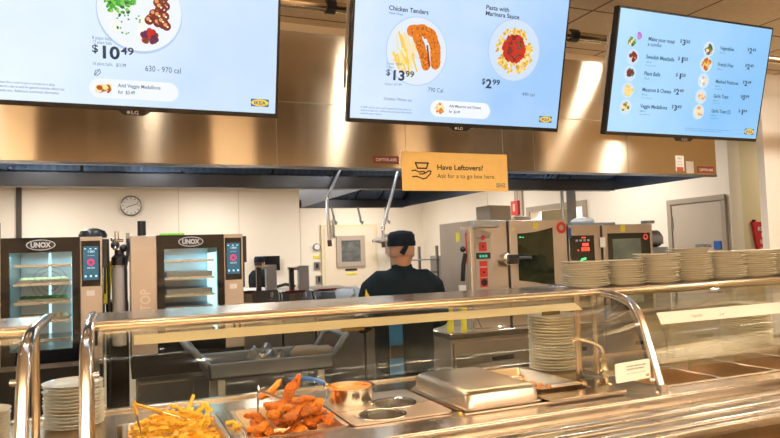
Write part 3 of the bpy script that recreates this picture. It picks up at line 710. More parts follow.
P += [(.645,2.64,1.015,(.2,-1.12,.45)),(.575,2.74,.995,(.1,-.62,.15)),(.48,2.58,.925,(0,-.2,2.2)),(.53,2.50,0.947,(0,.3,1.0)),(.60,2.47,0.952,(0,-.25,.5)),(.68,2.49,0.952,(0,-.3,.6)),(.72,2.56,0.952,(0,-.1,1.2)),(.70,2.68,0.952,(0,0,.1)),(.74,2.74,.925,(0,0,-.5)),(.56,2.60,0.962,(0,.1,.2)),(.745,2.47,.915,(0,-.2,1.4)),(.47,2.48,.915,(0,0,.9))]
for i,(x,y,z,r) in enumerate(P):
    if i < 5: o = tm[i]
    else: o = tm[i%5].copy(); C.objects.link(o)
    o.location = (x,y,z); o.rotation_euler = r
    up = i == 37-3 or z > 1.0
    tag(o, 'tall breaded chicken tender leaning upright at the top of the heap' if z > 1.0 else 'orange breaded chicken tender heaped in the pan right of the fries','chicken tender',None if z>.98 else 'chicken tenders in the pan')
    if z > 1.0: o.scale = (1.25,1.1,1.1)
# tongs
def tongs(label, p, q, r_, grip=None):
    t = thing('serving_tongs', label, 'tongs', q)
    p, q, r_ = Vector(p), Vector(q), Vector(r_)
    M().loft([p,(p*.45+q*.55),q-(q-p)*.06],[(.003,.009),(.004,.011),(.005,.011)],n=8).build('arm', tubem, t)
    M().loft([q-(q-p)*.06,q+Vector((0,0,.006)),q+(r_-q)*.06],[(.005,.012),(.006,.012),(.005,.012)],n=10).build('hinge_bend', grip or tubem, t)
    M().loft([q+(r_-q)*.05,q+(r_-q)*.45],[(.006,.012),(.006,.012)],n=8).build('grip', grip or tubem, t)
    M().loft([q+(r_-q)*.45,r_],[(.003,.009),(.003,.008)],n=8).build('arm', tubem, t)
    if grip: M().loft([q+(p-q)*.04,q+(p-q)*.35],[(.006,.013),(.006,.012)],n=8).build('grip', grip, t)
tongs('yellow gripped serving tongs stuck in the fries',(.067,2.55,.915),(.040,2.62,1.025),(.262,2.60,.935),yelgrip)
tongs('plain steel serving tongs stuck in the chicken tenders',(.488,2.58,.93),(.520,2.72,1.005),(.68,2.66,.93))
# insert plate with two holes and a sauce pot
t = thing('adaptor_plate','flat steel adaptor plate with two open round holes beside the sauce pot','adaptor plate',(1.01,2.6,.9))
m = M(); bm = m.bm
def loop(pts):
    vs = [bm.verts.new(p) for p in pts]; return [bm.edges.new((vs[k],vs[(k+1)%len(vs)])) for k in range(len(vs))]
def rr(x0,x1,y0,y1,r,z):
    out = []
    for cx,cy,a0 in ((x1-r,y1-r,0),(x0+r,y1-r,PI/2),(x0+r,y0+r,PI),(x1-r,y0+r,3*PI/2)):
        for k in range(5): a = a0+PI/2*k/4; out.append((cx+r*math.cos(a),cy+r*math.sin(a),z))
    return out
E_ = loop(rr(.802,1.232,2.355,2.85,.03,.908))
HO = [(1.078,2.615,.088),(.958,2.455,.090),(.925,2.75,.092)]
for cx,cy,r in HO: E_ += loop([(cx+r*math.cos(2*PI*k/32),cy+r*math.sin(2*PI*k/32),.908) for k in range(32)])
bmesh.ops.triangle_fill(bm, use_beauty=True, edges=E_)
o = m.build('plate', mat('adaptor steel', (.60,.50,.42), .42, 1, var=.12, vscale=6), t, smooth=0); md = o.modifiers.new('s','SOLIDIFY'); md.thickness = .006
for cx,cy,r in HO[:2]:
    M().lathe((cx,cy,.908),[(r+.012,.001),(r+.006,.004),(r,.001),(r-.001,-.02)],n=40,cap=False).build('hole_rim', tubem, t, smooth=60)
    q = M().lathe((cx,cy,.80),[(r-.001,.09),(r-.004,0),(.0,0)],n=32).build('hole_liner', mat('dark liner',(.035,.025,.015),.6), t)
t = thing('sauce_pot','round steel pot of orange sauce at the back of the adaptor plate','pot',(.925,2.75,.80))
M().lathe((.925,2.75,.86),[(0,0),(.088,0),(.088,.05),(.104,.052),(.104,.108),(.112,.112),(.112,.116),(.100,.114),(.100,.01),(0,.01)],n=40).build('pot', tubem, t, smooth=50)
M().lathe((.925,2.75,.958),[(.0995,0),(.06,.004),(.0,.006)],n=30).build('sauce', saucem, t)
t = thing('ladle','serving ladle with a blue handle resting in the sauce pot','ladle',(.86,2.78,.97))
M().loft([(.83,2.80,.985),(.79,2.83,1.0),(.74,2.87,1.005),(.69,2.89,1.002)],[(.007,.009),(.009,.012),(.009,.012),(.007,.009)],n=10).build('handle', blue, t, smooth=70)
M().loft([(.885,2.76,.955),(.85,2.785,.975),(.83,2.80,.985)],[(.003,.008),(.003,.008),(.004,.008)],n=8).build('shank', tubem, t)
M().ball((.895,2.75,.952),.028,scale=(1,1,.6)).build('bowl', saucem, t)
# big lid
t = thing('pan_lid','large domed rectangular steel lid covering the pan in the middle','pan lid',(1.46,2.60,.90))
m = M(); rings = []
for o_,z,r in ((-.012,.904,.03),(-.012,.909,.03),(-.001,.911,.03),(.004,.962,.035),(.010,.973,.04),(.022,.978,.04),(.045,.979,.04)):
    rings.append([m.bm.verts.new(p) for p in rr(1.285+o_,1.635-o_,2.335+o_,2.86-o_,r,z)])
for A,B in zip(rings,rings[1:]):
    for k in range(len(A)): m.bm.faces.new((A[k],A[(k+1)%len(A)],B[(k+1)%len(A)],B[k]))
m.bm.faces.new(rings[-1]); m.build('lid', lidm, t, smooth=60)
pan('food_pan','steel food pan hidden under the large domed lid',1.262,1.66,2.375,2.865,.902,.10,panm)
pan('food_pan','shallow steel pan with a few orange balls right of the lid',1.685,1.93,2.41,2.93,.934,.06,panm)
mb = M().ball((0,0,0),.015,jit=.06,n=12).build('meatball', meatm, org=(0,0,0), smooth=80)
for i,(x,y) in enumerate(((1.80,2.66),(1.82,2.61),(1.85,2.64),(1.865,2.60),(1.83,2.67),(1.79,2.45),(1.775,2.62))):
    o = mb if i == 0 else mb.copy()
    if i: C.objects.link(o)
    o.location = (x,y,.893); tag(o,'small orange ball of food left in the shallow pan right of the lid','meatball','orange balls in the shallow pan')
tag(M().prism(rr(1.64,2.05,2.275,2.385,.012,0) and [(p[0],p[1]) for p in rr(1.64,2.05,2.275,2.385,.012,0)],.915,.919,axis='z').build('flat_lid',steel,org=(1.85,2.3,.915),smooth=0),'flat thin steel lid lying at the counter front before the shallow pan','flat lid')
tag(M().box(1.66,2.04,2.30,2.37,.9,.915).build('lid_gap_shade',black,org=(1.85,2.33,.9)),'low black block painting the shade in the gap under the flat thin lid','gap shade')  # black block standing in for the shade in the gap under the lid
pz = [(.88,.905,.3),(1.20,2.335,.5)]
for x,y in ((1.235,2.325),(1.245,2.335),(1.262,2.318)):
    o = M().box(x,x+.012,y,y+.006,.9,.906,rot=(0,0,random.uniform(0,2))).build('food_crumb', greens if x>1.25 else friesm, org=(x,y,.9)); tag(o,'green crumb dropped on the deck before the lid' if x>1.25 else 'yellow crumb dropped on the deck by the corner of the lid','crumb',None if x>1.25 else 'yellow crumbs on the deck')
# tongs standing on the back deck at the right
t = thing('serving_tongs','dark tongs standing upright on the back deck behind the empty wells','tongs',(3.06,3.02,.9))
M().loft([(3.04,3.02,.90),(3.045,3.03,.98),(3.03,3.04,1.04)],[(.006,.012)]*3,n=8).build('arm', black, t); M().loft([(3.09,3.02,.90),(3.075,3.03,.98),(3.055,3.04,1.04)],[(.006,.012)]*3,n=8).build('arm', coolst, t)

# ------------------------------------------------------------------ plates
def platemesh(r, h):
    m = M(); m.lathe((0,0,0),[(0,.0),(r*.60,0),(r*.62,.002),(r*.80,h*.35),(r*.97,h*.9),(r,h),(r*.975,h+.001),(r*.78,h*.5),(r*.60,.0045),(0,.0045)],n=44)
    return m.build('dinner_plate', plate, org=(0,0,0), smooth=60)
def stack(label, group, x, y, z0, r, n, pitch, proto=None, jit=.004):
    first = None
    for k in range(n):
        if proto is None: o = platemesh(r, .0155); proto = o
        else: o = proto.copy(); C.objects.link(o)
        o.location = (x+random.uniform(-jit,jit), y+random.uniform(-jit,jit), z0+k*pitch)
        o.rotation_euler = (random.uniform(-.018,.018),random.uniform(-.018,.018),random.uniform(0,6)); tag(o,label,'plate',group)
    return proto
names = ['first','second','third','fourth','fifth','sixth','seventh']
XS = [(2.225,2.735,11),(2.465,2.735,11),(2.695,2.72,13),(2.945,2.735,15),(3.20,2.73,13),(3.45,2.735,13),(3.70,2.735,13),(3.95,2.735,12)]
names.append('eighth')
pr = None
for i,(x,y,n) in enumerate(XS):
    pr = stack('white dinner plate in the %s stack from the left on top of the guard shelf'%names[i],'%s plate stack on the shelf'%names[i],x,y,1.3405,.122,n,.0118,pr,.007)
stack('large white plate in the tall stack behind the pole beneath the shelf','tall plate stack behind the pole',2.155,2.93,.9005,.138,19,.0152,None,.002)
stack('large white plate in the stack at the right end behind the empty wells','plate stack behind the empty wells',3.71,3.02,.9005,.150,17,.0152,None,.003)
stack('white plate in the stack seen between the two left guard legs','plate stack between the guard legs',-.178,2.93,.9005,.113,13,.0135,None,.003)
stack('white plate in the stack behind the left guard glass at the picture edge','plate stack behind the left guard glass',-.50,2.80,.9005,.12,9,.0135,None,.003)

# ------------------------------------------------------------------ left ovens
def small_oven(label, x0, x1, side_panel, food_in):
    t = thing('convection_oven', label, 'oven', ((x0+x1)/2,4.9,.95))
    xd0 = x0+(.16 if side_panel else .0); xd1 = x1-.128; yf = 4.50; z0, z1 = .95, 1.715
    c = M()  # housing as a shell round the cavity
    gx0, gx1, gz0, gz1 = xd0+.045, xd1-.045, 1.03, 1.625
    c.box(x0,x1,5.15,5.20,z0,z1).box(x0,gx0-.01,yf+.03,5.15,z0,z1).box(gx1+.01,x1,yf+.03,5.15,z0,z1).box(gx0-.01,gx1+.01,yf+.03,5.15,z0,gz0-.01).box(gx0-.01,gx1+.01,yf+.03,5.15,gz1+.01,z1)
    c.build('housing', combim, t, bevel=.004, smooth=0)
    if side_panel:
        p = M().box(x0,xd0,yf,yf+.03,z0,z1).build('side_panel', combim, t, bevel=.003)
        tx = M(); tx.text('CHEFTOP', x0+.115,1.05,.085,yf-.001,0,bold=.02,rot=PI/2,width=.32); tx.build('panel_lettering', mat('pale print',(.62,.56,.50),.4,.6), p, smooth=0)
    M().box(xd1,x1,yf,yf+.03,z0,z1).build('control_panel', combim, t, bevel=.003)
    d = M().box(xd0,gx0,yf-.01,yf+.03,z0,z1).box(gx1,xd1,yf-.01,yf+.03,z0,z1).box(gx0,gx1,yf-.01,yf+.03,gz1,z1).box(gx0,gx1,yf-.01,yf+.03,z0,gz0).build('door', blackg, t, smooth=0)
    g = M(); g.face([(gx0,yf,gz0),(gx1,yf,gz0),(gx1,yf,gz1),(gx0,yf,gz1)]); g.build('door_glass', doorglass, d, smooth=0)
    xc = (gx0+gx1)/2
    lg = M(); lg.flat = True
    for k, (a, b, mi) in enumerate(((.080,.033,0),(.074,.028,1))): lg.disc(xc,1.670,a,yf-.0115-.0006*k,mi,40,ry=b)
    lg.text('UNOX',xc-.056,1.656,.042,yf-.0130,0,bold=.05,width=.112); lg.build('door_logo',[mat('logo pale',(.62,.62,.62),.4),black],d,smooth=0)
    # cavity
    c = M(); c.box(gx0-.008,gx1+.008,5.05,5.055,gz0-.008,gz1+.008)
    c.build('cavity_back', mat('cavity steel',(.55,.62,.66),.3,1), t)
    L = M()
    L.box(gx1-.006,gx1+.002,4.56,5.0,gz0+.04,gz1-.03).build('cavity_lamp', em('cavity lamp glow',(.45,.88,1.0),OVL), t)
    if food_in: M().box(xc-.006,xc+.006,5.03,5.045,gz0,gz1).build('cavity_lamp', em('cavity lamp glow',(.45,.88,1.0),OVL), t)
    f = M(); cxf = xc
    if food_in:
        for r in (.02,.05,.08,.11): f.lathe((cxf,5.035,1.42),[(r,0),(r+.004,0),(r+.004,.004)],n=32,axis='y',cap=False)
    else: f.box(cxf-.16,cxf+.16,5.035,5.045,1.2,1.4)
    f.build('fan_guard', coolst, t)
    n = 5
    for k in range(n):
        z = gz0+.05+k*.115
        rk = M()
        for j in range(6): rk.cyl((gx0+.01,4.60+j*.08,z),(gx1-.01,4.60+j*.08,z),.003,6)
        rk.box(gx0+.01,gx1-.01,4.57,4.58,z-.004,z+.012).build('oven_rack', tubem, t)
    fd = []
    if food_in:
        for k in range(1,4):
            z = gz0+.056+k*.115-.1*(k==3)*0
            tr = tag(M().box(gx0+.02,gx1-.02,4.60,5.0,z,z+.006).box(gx0+.02,gx1-.02,4.60,4.606,z,z+.02).build('baking_tray',coolst,org=(xc,4.8,z)),'%s baking tray inside the left oven'%('lowest','middle','top')[k-1],'baking tray','trays in the left oven')
            for j in range(7):
                x = gx0+.06+j*(gx1-gx0-.12)/6
                tag(M().ball((x,4.66,z+.024),.028,scale=(1.0,1.3,.6),jit=.05).build('bread_roll' if k!=2 else 'green_vegetable', bread if k!=2 else greens, org=(x,4.66,z)),('pale roll baking on the %s tray of the left oven'%('lowest','middle','top')[k-1]) if k!=2 else 'green vegetable on the middle tray of the left oven','food','food on the %s tray'%('lowest','middle','top')[k-1])
    else:
        for k in (0,1,2,3):
            z = gz0+.056+k*.115
            M().box(gx0+.02,gx1-.02,4.60,5.0,z,z+.04).build('tmp',coolst,org=(0,0,0)).name = 'baking_tray'
            tag(bpy.data.objects[C.objects[-1].name],'%s deep tray in the oven beside the water filter'%('lowest','second lowest','second highest','highest')[k],'baking tray','trays in the right hand convection oven')
    # touch display
    s = M().box(xd1+.008,x1-.012,yf-.006,yf,1.405,1.690).build('touch_display', blackg, t)
    m = M(); m.flat = True; u0, u1 = xd1+.018, x1-.022; y = yf-.0072; uc = (u0+u1)/2
    m.rect(u0,u1,1.445,1.655,y,0)
    m.disc(uc,1.555,.022,y-.0006,1,20); m.disc(uc,1.555,.010,y-.0012,0,16)
    m.text('180',uc-.022,1.615,.020,y-.0006,2,width=.044).text('---',uc-.02,1.592,.02,y-.0006,2,width=.04).text('08:50',uc-.022,1.515,.014,y-.0006,2,width=.044)
    for a in (-.03,0,.03): m.rect(uc+a-.006,uc+a+.006,1.462,1.474,y-.0006,2); m.rect(uc+a-.008,uc+a+.004,1.636,1.642,y-.0006,2)
    m.build('display_screen',[em('touch screen blue',(.005,.10,.16),1.2),em('touch screen magenta',(.75,.02,.16) if food_in else (.45,.10,.55),1.2),em('touch screen white',(.5,.9,1),1.2)],s,smooth=0)
    M().box(xd1+.035,x1-.045,yf-.003,yf,1.345,1.378).build('socket_plate', white, t)
    M().tube([(xd1+.055,yf,1.235),(xd1+.055,yf-.045,1.235),(xd1+.055,yf-.045,1.04),(xd1+.055,yf,1.04)],.008,8).tube([(xd1+.09,yf,1.235),(xd1+.09,yf-.045,1.235),(xd1+.09,yf-.045,1.04),(xd1+.09,yf,1.04)],.008,8).build('door_handle', black, t)
    M().box(x1,x1+.028,4.52,4.60,1.52,1.70).cyl((x1+.014,4.56,1.35),(x1+.014,4.56,1.52),.006,8).build('side_hinge', black, t)
    M().cyl((x0+.08+.02*(not side_panel),4.85,1.715),(x0+.08+.02*(not side_panel),4.85,1.83),.028,14).build('vent_pipe', black, t)
    # stand
    if not food_in: return t
    s = thing('oven_stand','open steel oven stand under the %s'%('oven with the dome on top' if food_in else 'oven beside the water filter'),'oven stand',((x0+x1)/2,4.9,0))
    M().box(x0,x1,4.52,5.2,.915,.95).build('top_frame', coolst, s); M().box(x0+.012,x1-.012,4.55,5.18,.33,.912).build('dark_drawer_unit', black, s); M().box(x0+.02,x1-.02,4.56,5.2,.30,.32).build('shelf', coolst, s)
    for a in (x0+.02,x1-.05):
        for b in (4.54,5.15): M().box(a,a+.03,b,b+.03,0,.915).build('leg', coolst, s)
    return t
OVL = 2.2
small_oven('left convection oven with lit glass door and rolls on trays', -.822,-.105,True,True)
small_oven('convection oven in the middle left with lit door, right of the water filter', .06,.775,True,False)
tag(M().lathe((-.165,4.72,1.715),[(.085,0),(.088,.02),(.075,.045),(.03,.062),(0,.064)],n=28).build('dome_cover',black,org=(-.165,4.72,1.715)),'black dome shaped cover on top of the left oven','cover')
tag(M().box(.26,.42,4.8,4.95,1.715,1.74).build('green_cloth',mat('green cloth',(.25,.65,.05),.8),org=(.34,4.87,1.715),bevel=.006),'folded bright green cloth on top of the oven beside the filter','cloth')
# drawers/cabinet under the middle left oven
t = thing('low_cabinet','low stainless cabinet standing under the middle left oven','cabinet',(.42,4.6,0))
M().box(.09,.745,4.42,4.9,.02,.80).build('body', coolst, t, bevel=.004); M().box(.06,.775,4.52,5.18,.80,.95).build('recessed_plinth', black, t)
M().box(.09,.745,4.40,4.42,.80,.825).build('top_edge', tubem, t); M().box(.105,.41,4.405,4.42,.06,.78).build('door', coolst, t); M().box(.425,.73,4.405,4.42,.06,.78).build('door', coolst, t)
# water filter between the ovens
t = thing('water_filter','tall grey water filter cartridge with black fittings between the two left ovens','water filter',(-.025,4.62,1.2))
M().lathe((-.005,4.62,1.0),[(0,0),(.045,.01),(.048,.03),(.048,.50),(.040,.53),(0,.53)],n=24).build('cartridge', mat('grey cartridge',(.40,.38,.37),.4), t)
M().lathe((-.005,4.62,1.53),[(.05,0),(.05,.05),(.03,.07),(.03,.10),(0,.10)],n=20).ball((-.03,4.60,1.66),.028).ball((.02,4.60,1.64),.026).build('filter_head', black, t)
M().cyl((-.02,4.6,1.66),(-.02,4.6,1.75),.014,12).cyl((-.045,4.59,1.69),(.02,4.59,1.69),.010,10).ball((-.045,4.585,1.70),.016).ball((-.03,4.575,1.64),.016).build('valve', tubem, t)
M().tube([(.045,4.6,1.70),(.05,4.58,1.64),(.03,4.58,1.5),(.035,4.58,1.2),(.04,4.6,1.0)],.008,8).build('hose', rubber, t)
tag(M().box(-.095,.05,4.85,5.2,0,1.28).build('dark_gap_block',black,org=(-.02,5,0),bevel=.01),'tall black block added to darken the gap behind the water filter','dark block')  # plain black block, put in so the gap between the ovens stays dark
tag(M().tube([(-.075,4.58,1.70),(-.072,4.57,1.5),(-.068,4.57,1.2),(-.07,4.57,.6),(-.06,4.6,.3)],.009,8).build('black_cable',rubber,org=(-.07,4.57,.3)),'black cable hanging down just right of the left oven','cable')
tag(M().box(-.10,-.055,4.62,4.64,1.28,1.56,rot=(0,.06,0)).build('yellow_brush_handle',yellow,org=(-.08,4.63,1.28),bevel=.006),'yellow handle hanging behind the cable between the ovens','handle')
tag(M().box(.035,.058,4.62,4.70,1.55,1.74).build('junction_box',coolst,org=(.045,4.66,1.55)),'narrow grey junction box beside the oven with CHEFTOP lettering','junction box')

# ------------------------------------------------------------------ right combi ovens on a refrigerated counter
t = thing('refrigerated_counter','low stainless refrigerated counter under the two right ovens','refrigerated counter',(3.2,4.5,0))
M().box(2.14,4.9,4.10,4.90,.10,.93).build('body', combim, t, bevel=.004); M().box(2.12,4.92,4.06,4.92,.93,.975).build('countertop', tubem, t, bevel=.008)
for i,(a,b) in enumerate(((2.16,2.80),(2.82,3.46),(3.48,4.12),(4.14,4.88))):
    dd = M().box(a,b,4.085,4.10,.14,.90).build('door', combim, t, bevel=.003); M().box(a+.30,a+.48,4.080,4.087,.755,.785).build('handle_slot', black, dd)
M().box(2.16,4.88,4.12,4.9,0,.10).build('plinth', black, t)
t = thing('combi_oven','large stainless combi oven with dark window and red control squares','oven',(2.8,4.45,.975))
X0,X1,YF,YB,Z0,Z1 = 2.385,3.245,4.20,4.70,.975,1.768
M().box(X0,X1,YF+.04,YB,Z0,Z1).build('housing', combim, t, bevel=.005)
M().box(X0,2.70,YF,YF+.04,Z0,Z1).build('control_panel', combim, t, bevel=.004)
d = M().box(2.715,X1,YF-.01,YF+.04,Z0,Z1)
d = d.build('door', combim, t, bevel=.004)
wp = [(2.785,1.31),(2.785,1.665),(2.86,1.668),(2.95,1.677),(3.05,1.695),(3.11,1.708),(3.11,1.265),(3.0,1.275),(2.9,1.295)]
M().prism(wp,YF-.014,YF-.0105,axis='y').build('door_window', mat('oven window green black',(.012,.02,.010),.06,var=.5,vscale=5), d, smooth=0)
M().box(2.80,2.82,YF-.0155,YF-.014,1.634,1.642).box(2.83,2.84,YF-.0155,YF-.014,1.632,1.640).build('painted_window_reflection', em('green reflection glow',(.1,1,.3),1.5), d)  # glowing green flecks painted on as a reflection in the window
m = M(); m.prism([(2.415,1.06),(2.415,1.70),(2.43,1.715),(2.545,1.685),(2.555,1.66),(2.55,1.06)],YF-.006,YF,axis='y',mi=0)
for z in (1.575,1.450,1.385,1.31): m.box(2.45,2.515,YF-.009,YF-.006,z-.034,z+.034,mi=1) if z != 1.45 else m.box(2.45,2.515,YF-.009,YF-.006,z-.020,z+.018,mi=1)
m.box(2.425,2.545,YF-.009,YF-.006,1.485,1.53,mi=2).box(2.43,2.54,YF-.0095,YF-.009,1.638,1.643,mi=3).build('control_field',[mat('panel pale',(.42,.37,.32),.45),red,black,logob],t,smooth=0)
m = M()
for x in (2.45,2.475,2.50): m.box(x,x+.016,YF-.0105,YF-.009,1.496,1.514)
m.build('green_digits', em('digits green',(.05,.6,.35),1.2), t)
m = M().lathe((2.482,YF-.012,1.31),[(.026,0),(.026,.012),(.0,.012)],n=20,axis='y').box(2.474,2.490,YF-.011,YF-.009,1.568,1.584).box(2.474,2.490,YF-.011,YF-.009,1.378,1.392).build('knob', black, t)
M().lathe((2.486,YF-.0095,1.641),[(0,-.002),(.018,-.002),(.018,0)],n=16,axis='y').build('maker_badge', red, t)
M().lathe((2.67,YF-.03,1.475),[(0,-.035),(.045,-.03),(.052,0),(.045,.04)],n=24,axis='y').build('handle_boss', tubem, d); M().box(2.66,2.75,YF-.085,YF-.055,1.44,1.51).cyl((2.74,YF-.07,1.478),(2.86,YF-.07,1.475),.018,12).build('door_handle', black, d, bevel=.006)
M().lathe((3.195,YF-.013,1.705),[(.022,.002),(.022,0),(.046,0),(.046,.002)],n=28,axis='y',cap=False).build('red_ring', red, d)
M().box(2.93,2.975,YF-.0125,YF-.010,1.705,1.745).build('sticker', yellow, d); M().lathe((2.755,YF-.011,1.70),[(0,0),(.011,0),(.011,.002)],n=14,axis='y').build('sticker', yellow, d)
M().box(2.395,2.62,YF-.03,YF+.04,1.715,1.772).build('vent_cap', mat('pale vent cap',(.55,.58,.60),.4), t, bevel=.006)
M().box(X0-.003,X0,4.36,4.42,1.62,1.69).build('side_sticker', yellow, t)
t = thing('combi_oven','smaller combi oven with black display field at the far right of the ovens','oven',(3.68,4.45,.975))
X0,X1,YF,Z1 = 3.27,4.12,4.20,1.722
M().box(X0,X1,YF+.04,4.72,.975,Z1).build('housing', combim, t, bevel=.005); M().box(X0,3.585,YF,YF+.04,.975,Z1).build('control_panel', combim, t, bevel=.004)
d = M().box(3.60,X1,YF-.01,YF+.04,.975,Z1).build('door', combim, t, bevel=.004)
M().box(3.262+.015,3.515,YF-.006,YF,1.05,1.640).build('display_field', blackg, t, bevel=.02)
m = M(); 
for i in range(3): m.box(3.385+i*.028,3.406+i*.028,YF-.008,YF-.006,1.515,1.545)
m.box(3.395,3.455,YF-.008,YF-.006,1.555,1.578).box(3.345,3.358,YF-.008,YF-.006,1.518,1.528).box(3.39,3.43,YF-.008,YF-.006,1.618,1.626).build('red_digits', em('digits red',(1,.06,.03),2.2), t)
m = M()
for i in range(4): m.box(3.33+i*.038,3.352+i*.038,YF-.0078,YF-.006,1.592,1.608)
m.build('key_symbols', mat('key grey',(.3,.36,.4),.4), t)
M().tube([(3.37,YF-.008,1.43),(3.385,YF-.008,1.45),(3.42,YF-.008,1.455)],.009,8).build('green_lamp', em('green lamp',(.02,1,.2),1.5), t)
M().box(3.645,4.09,YF-.015,YF-.010,1.02,1.650).build('window_surround', blackg, d, bevel=.015)
M().box(3.69,3.985,YF-.017,YF-.0145,1.08,1.605).build('door_window', mat('grey oven window',(.10,.13,.12),.1,var=.35,vscale=5), d)
M().lathe((4.04,YF-.0165,1.615),[(.012,.002),(.012,0),(.026,0),(.026,.002)],n=20,axis='y',cap=False).build('red_ring', em('red emblem',(.8,.04,.02),.8), d)
M().box(3.785,3.83,YF-.0125,YF-.010,1.66,1.715).build('sticker', yellow, d); M().box(3.568,3.62,YF-.0125,YF-.010,1.54,1.62).build('paper_note', white, d)
M().box(3.272,3.292,YF-.008,YF,1.62,1.70).build('blue_tag', blue, t)
M().box(4.04,4.13,YF-.03,YF+.03,1.725,1.75).build('top_bracket', coolst, t)
tag(M().prism([(3.42,4.34),(3.83,4.30),(3.83,4.6),(3.45,4.6)],1.722,1.745,axis='z').build('sheet_tray',mat('blue grey tray',(.25,.31,.38),.35,.6),org=(3.6,4.45,1.722)),'blue grey sheet tray lying on top of the smaller combi oven','tray')
tag(M().ball((3.72,4.58,1.768),.08,scale=(1.4,1,.5),jit=.04).build('folded_bag',white,org=(3.7,4.62,1.722)),'white crumpled bag behind the tray on the smaller combi oven','bag')
tag(M().cyl((4.14,4.45,1.60),(4.42,4.45,1.60),.075,20).box(4.42,4.47,4.42,4.48,1.55,1.62).build('steel_canister',coolst,org=(4.3,4.45,.975)),'horizontal steel canister right of the smaller combi oven','canister')
tag(M().box(4.15,4.45,4.35,4.6,.975,1.525).build('canister_base',coolst,org=(4.3,4.47,.975),bevel=.004),'steel box carrying the horizontal canister','box')
# hand shower and items left of big oven
t = thing('hand_shower','black hand shower on a steel riser at the left of the big combi oven','hand shower',(2.33,4.17,.975))
M().cyl((2.365,4.17,.975),(2.365,4.17,1.73),.007,8).box(2.29,2.38,4.16,4.18,1.705,1.72).build('riser', tubem, t)
M().tube([(2.285,4.16,1.33),(2.29,4.15,1.45),(2.305,4.14,1.53)],.017,10).ball((2.285,4.14,1.56),.022).build('spray_head', black, t)
M().tube([(2.34,4.17,1.70),(2.345,4.17,1.55),(2.335,4.16,1.30),(2.36,4.15,1.1),(2.42,4.15,.99)],.007,8).build('hose', coolst, t)
M().tube([(2.335,4.175,1.68),(2.34,4.175,1.45)],.009,8).build('red_grip', mat('orange red grip',(.55,.08,.03),.5), t)
tag(M().box(2.265,2.305,4.15,4.19,1.15,1.30,mi=0).box(2.264,2.306,4.149,4.191,1.08,1.18,mi=1).box(2.27,2.30,4.155,4.185,.975,1.08,mi=1).build('spray_bottle',[white,yellow],org=(2.285,4.17,.975)),'white spray bottle with a yellow label beside the hand shower','bottle')
tag(M().box(2.16,2.20,4.16,4.20,.975,1.165).build('yellow_bottle',yellow,org=(2.18,4.18,.975),bevel=.006),'short yellow bottle at the left end of the refrigerated counter','bottle')

# things behind the chef, between island and far wall
t = thing('tray_rack','steel tray rack seen behind the right side of the chef head','tray rack',(3.3,7.2,0))
for x in (3.12,3.50):
    for y in (7.0,7.5): M().box(x,x+.03,y,y+.03,0,1.62).build('upright', coolst, t)
for k in range(9): M().box(3.12,3.53,7.0,7.53,.25+k*.15,.262+k*.15).build('shelf', coolst, t)
tag(M().box(3.56,3.78,6.9,7.3,0,1.50).build('steel_cabinet',coolst,org=(3.67,7.1,0),bevel=.01),'narrow blue grey steel cabinet beside the tray rack','cabinet')
for (x0,x1,y,z0,z1,l) in ((3.60,3.86,5.9,1.60,2.02,'stacked translucent storage box left of the alarm, behind the big oven'),(3.90,4.10,5.9,1.60,1.90,'lower storage box standing right of the taller one behind the oven')):
    tag(M().box(x0,x1,y,y+.3,z0,z1).build('storage_box',boxm,org=((x0+x1)/2,y+.15,z0),bevel=.01),l,'storage box')
t = thing('wire_shelf','steel shelf unit carrying storage boxes behind the big combi oven','shelf',(4.0,6.05,0))
M().box(3.5,4.25,5.85,6.25,1.56,1.60).build('shelf_board', coolst, t)
for x in (3.5,4.22):
    for y in (5.85,6.22): M().box(x,x+.03,y,y+.03,0,1.60).build('post', coolst, t)
# fire alarm pull and conduit on the right wall
t = thing('fire_alarm_pull','red fire alarm pull box with conduit beside the far doorway','fire alarm',(5.97,8.95,2.1))
M().box(5.92,6.0,8.86,9.06,2.10,2.33).build('box', red, t, bevel=.006); M().box(5.915,5.92,8.93,8.99,2.16,2.28).build('pull_handle', mat('pale tan',(.7,.5,.3),.5), t); M().cyl((5.97,8.93,2.33),(5.97,8.93,CZ),.012,8).cyl((5.97,9.0,2.33),(5.97,9.0,CZ),.012,8).box(5.96,6.0,8.80,8.85,1.4,2.8).build('conduit', doorm, t)
# far wall clock
t = thing('wall_clock','round white wall clock with grey rim on the far kitchen wall','clock',(.188,12.6,2.55))
M().lathe((.188,12.555,2.555),[(.165,.045),(.185,.03),(.185,0),(.165,-.01),(.160,.0)],n=40,axis='y').build('rim', mat('clock rim',(.22,.20,.18),.35,.6), t); M().lathe((.188,12.56,2.555),[(0,-.006),(.162,-.006),(.162,.03)],n=40,axis='y').build('dial', mat('clock dial',(.78,.74,.68),.5), t, smooth=30)
m = M(); m.flat = True
for k in range(12):
    a = PI/6*k; m.line([(.188+.125*math.sin(a),2.555+.125*math.cos(a)),(.188+.145*math.sin(a),2.555+.145*math.cos(a))],.010,12.552,0)
m.line([(.188,2.555),(.188-.075,2.555-.03)],.012,12.551,0); m.line([(.188,2.555),(.188+.115,2.555+.035)],.010,12.550,0)
m.build('hands_and_marks', ink, t, smooth=0)
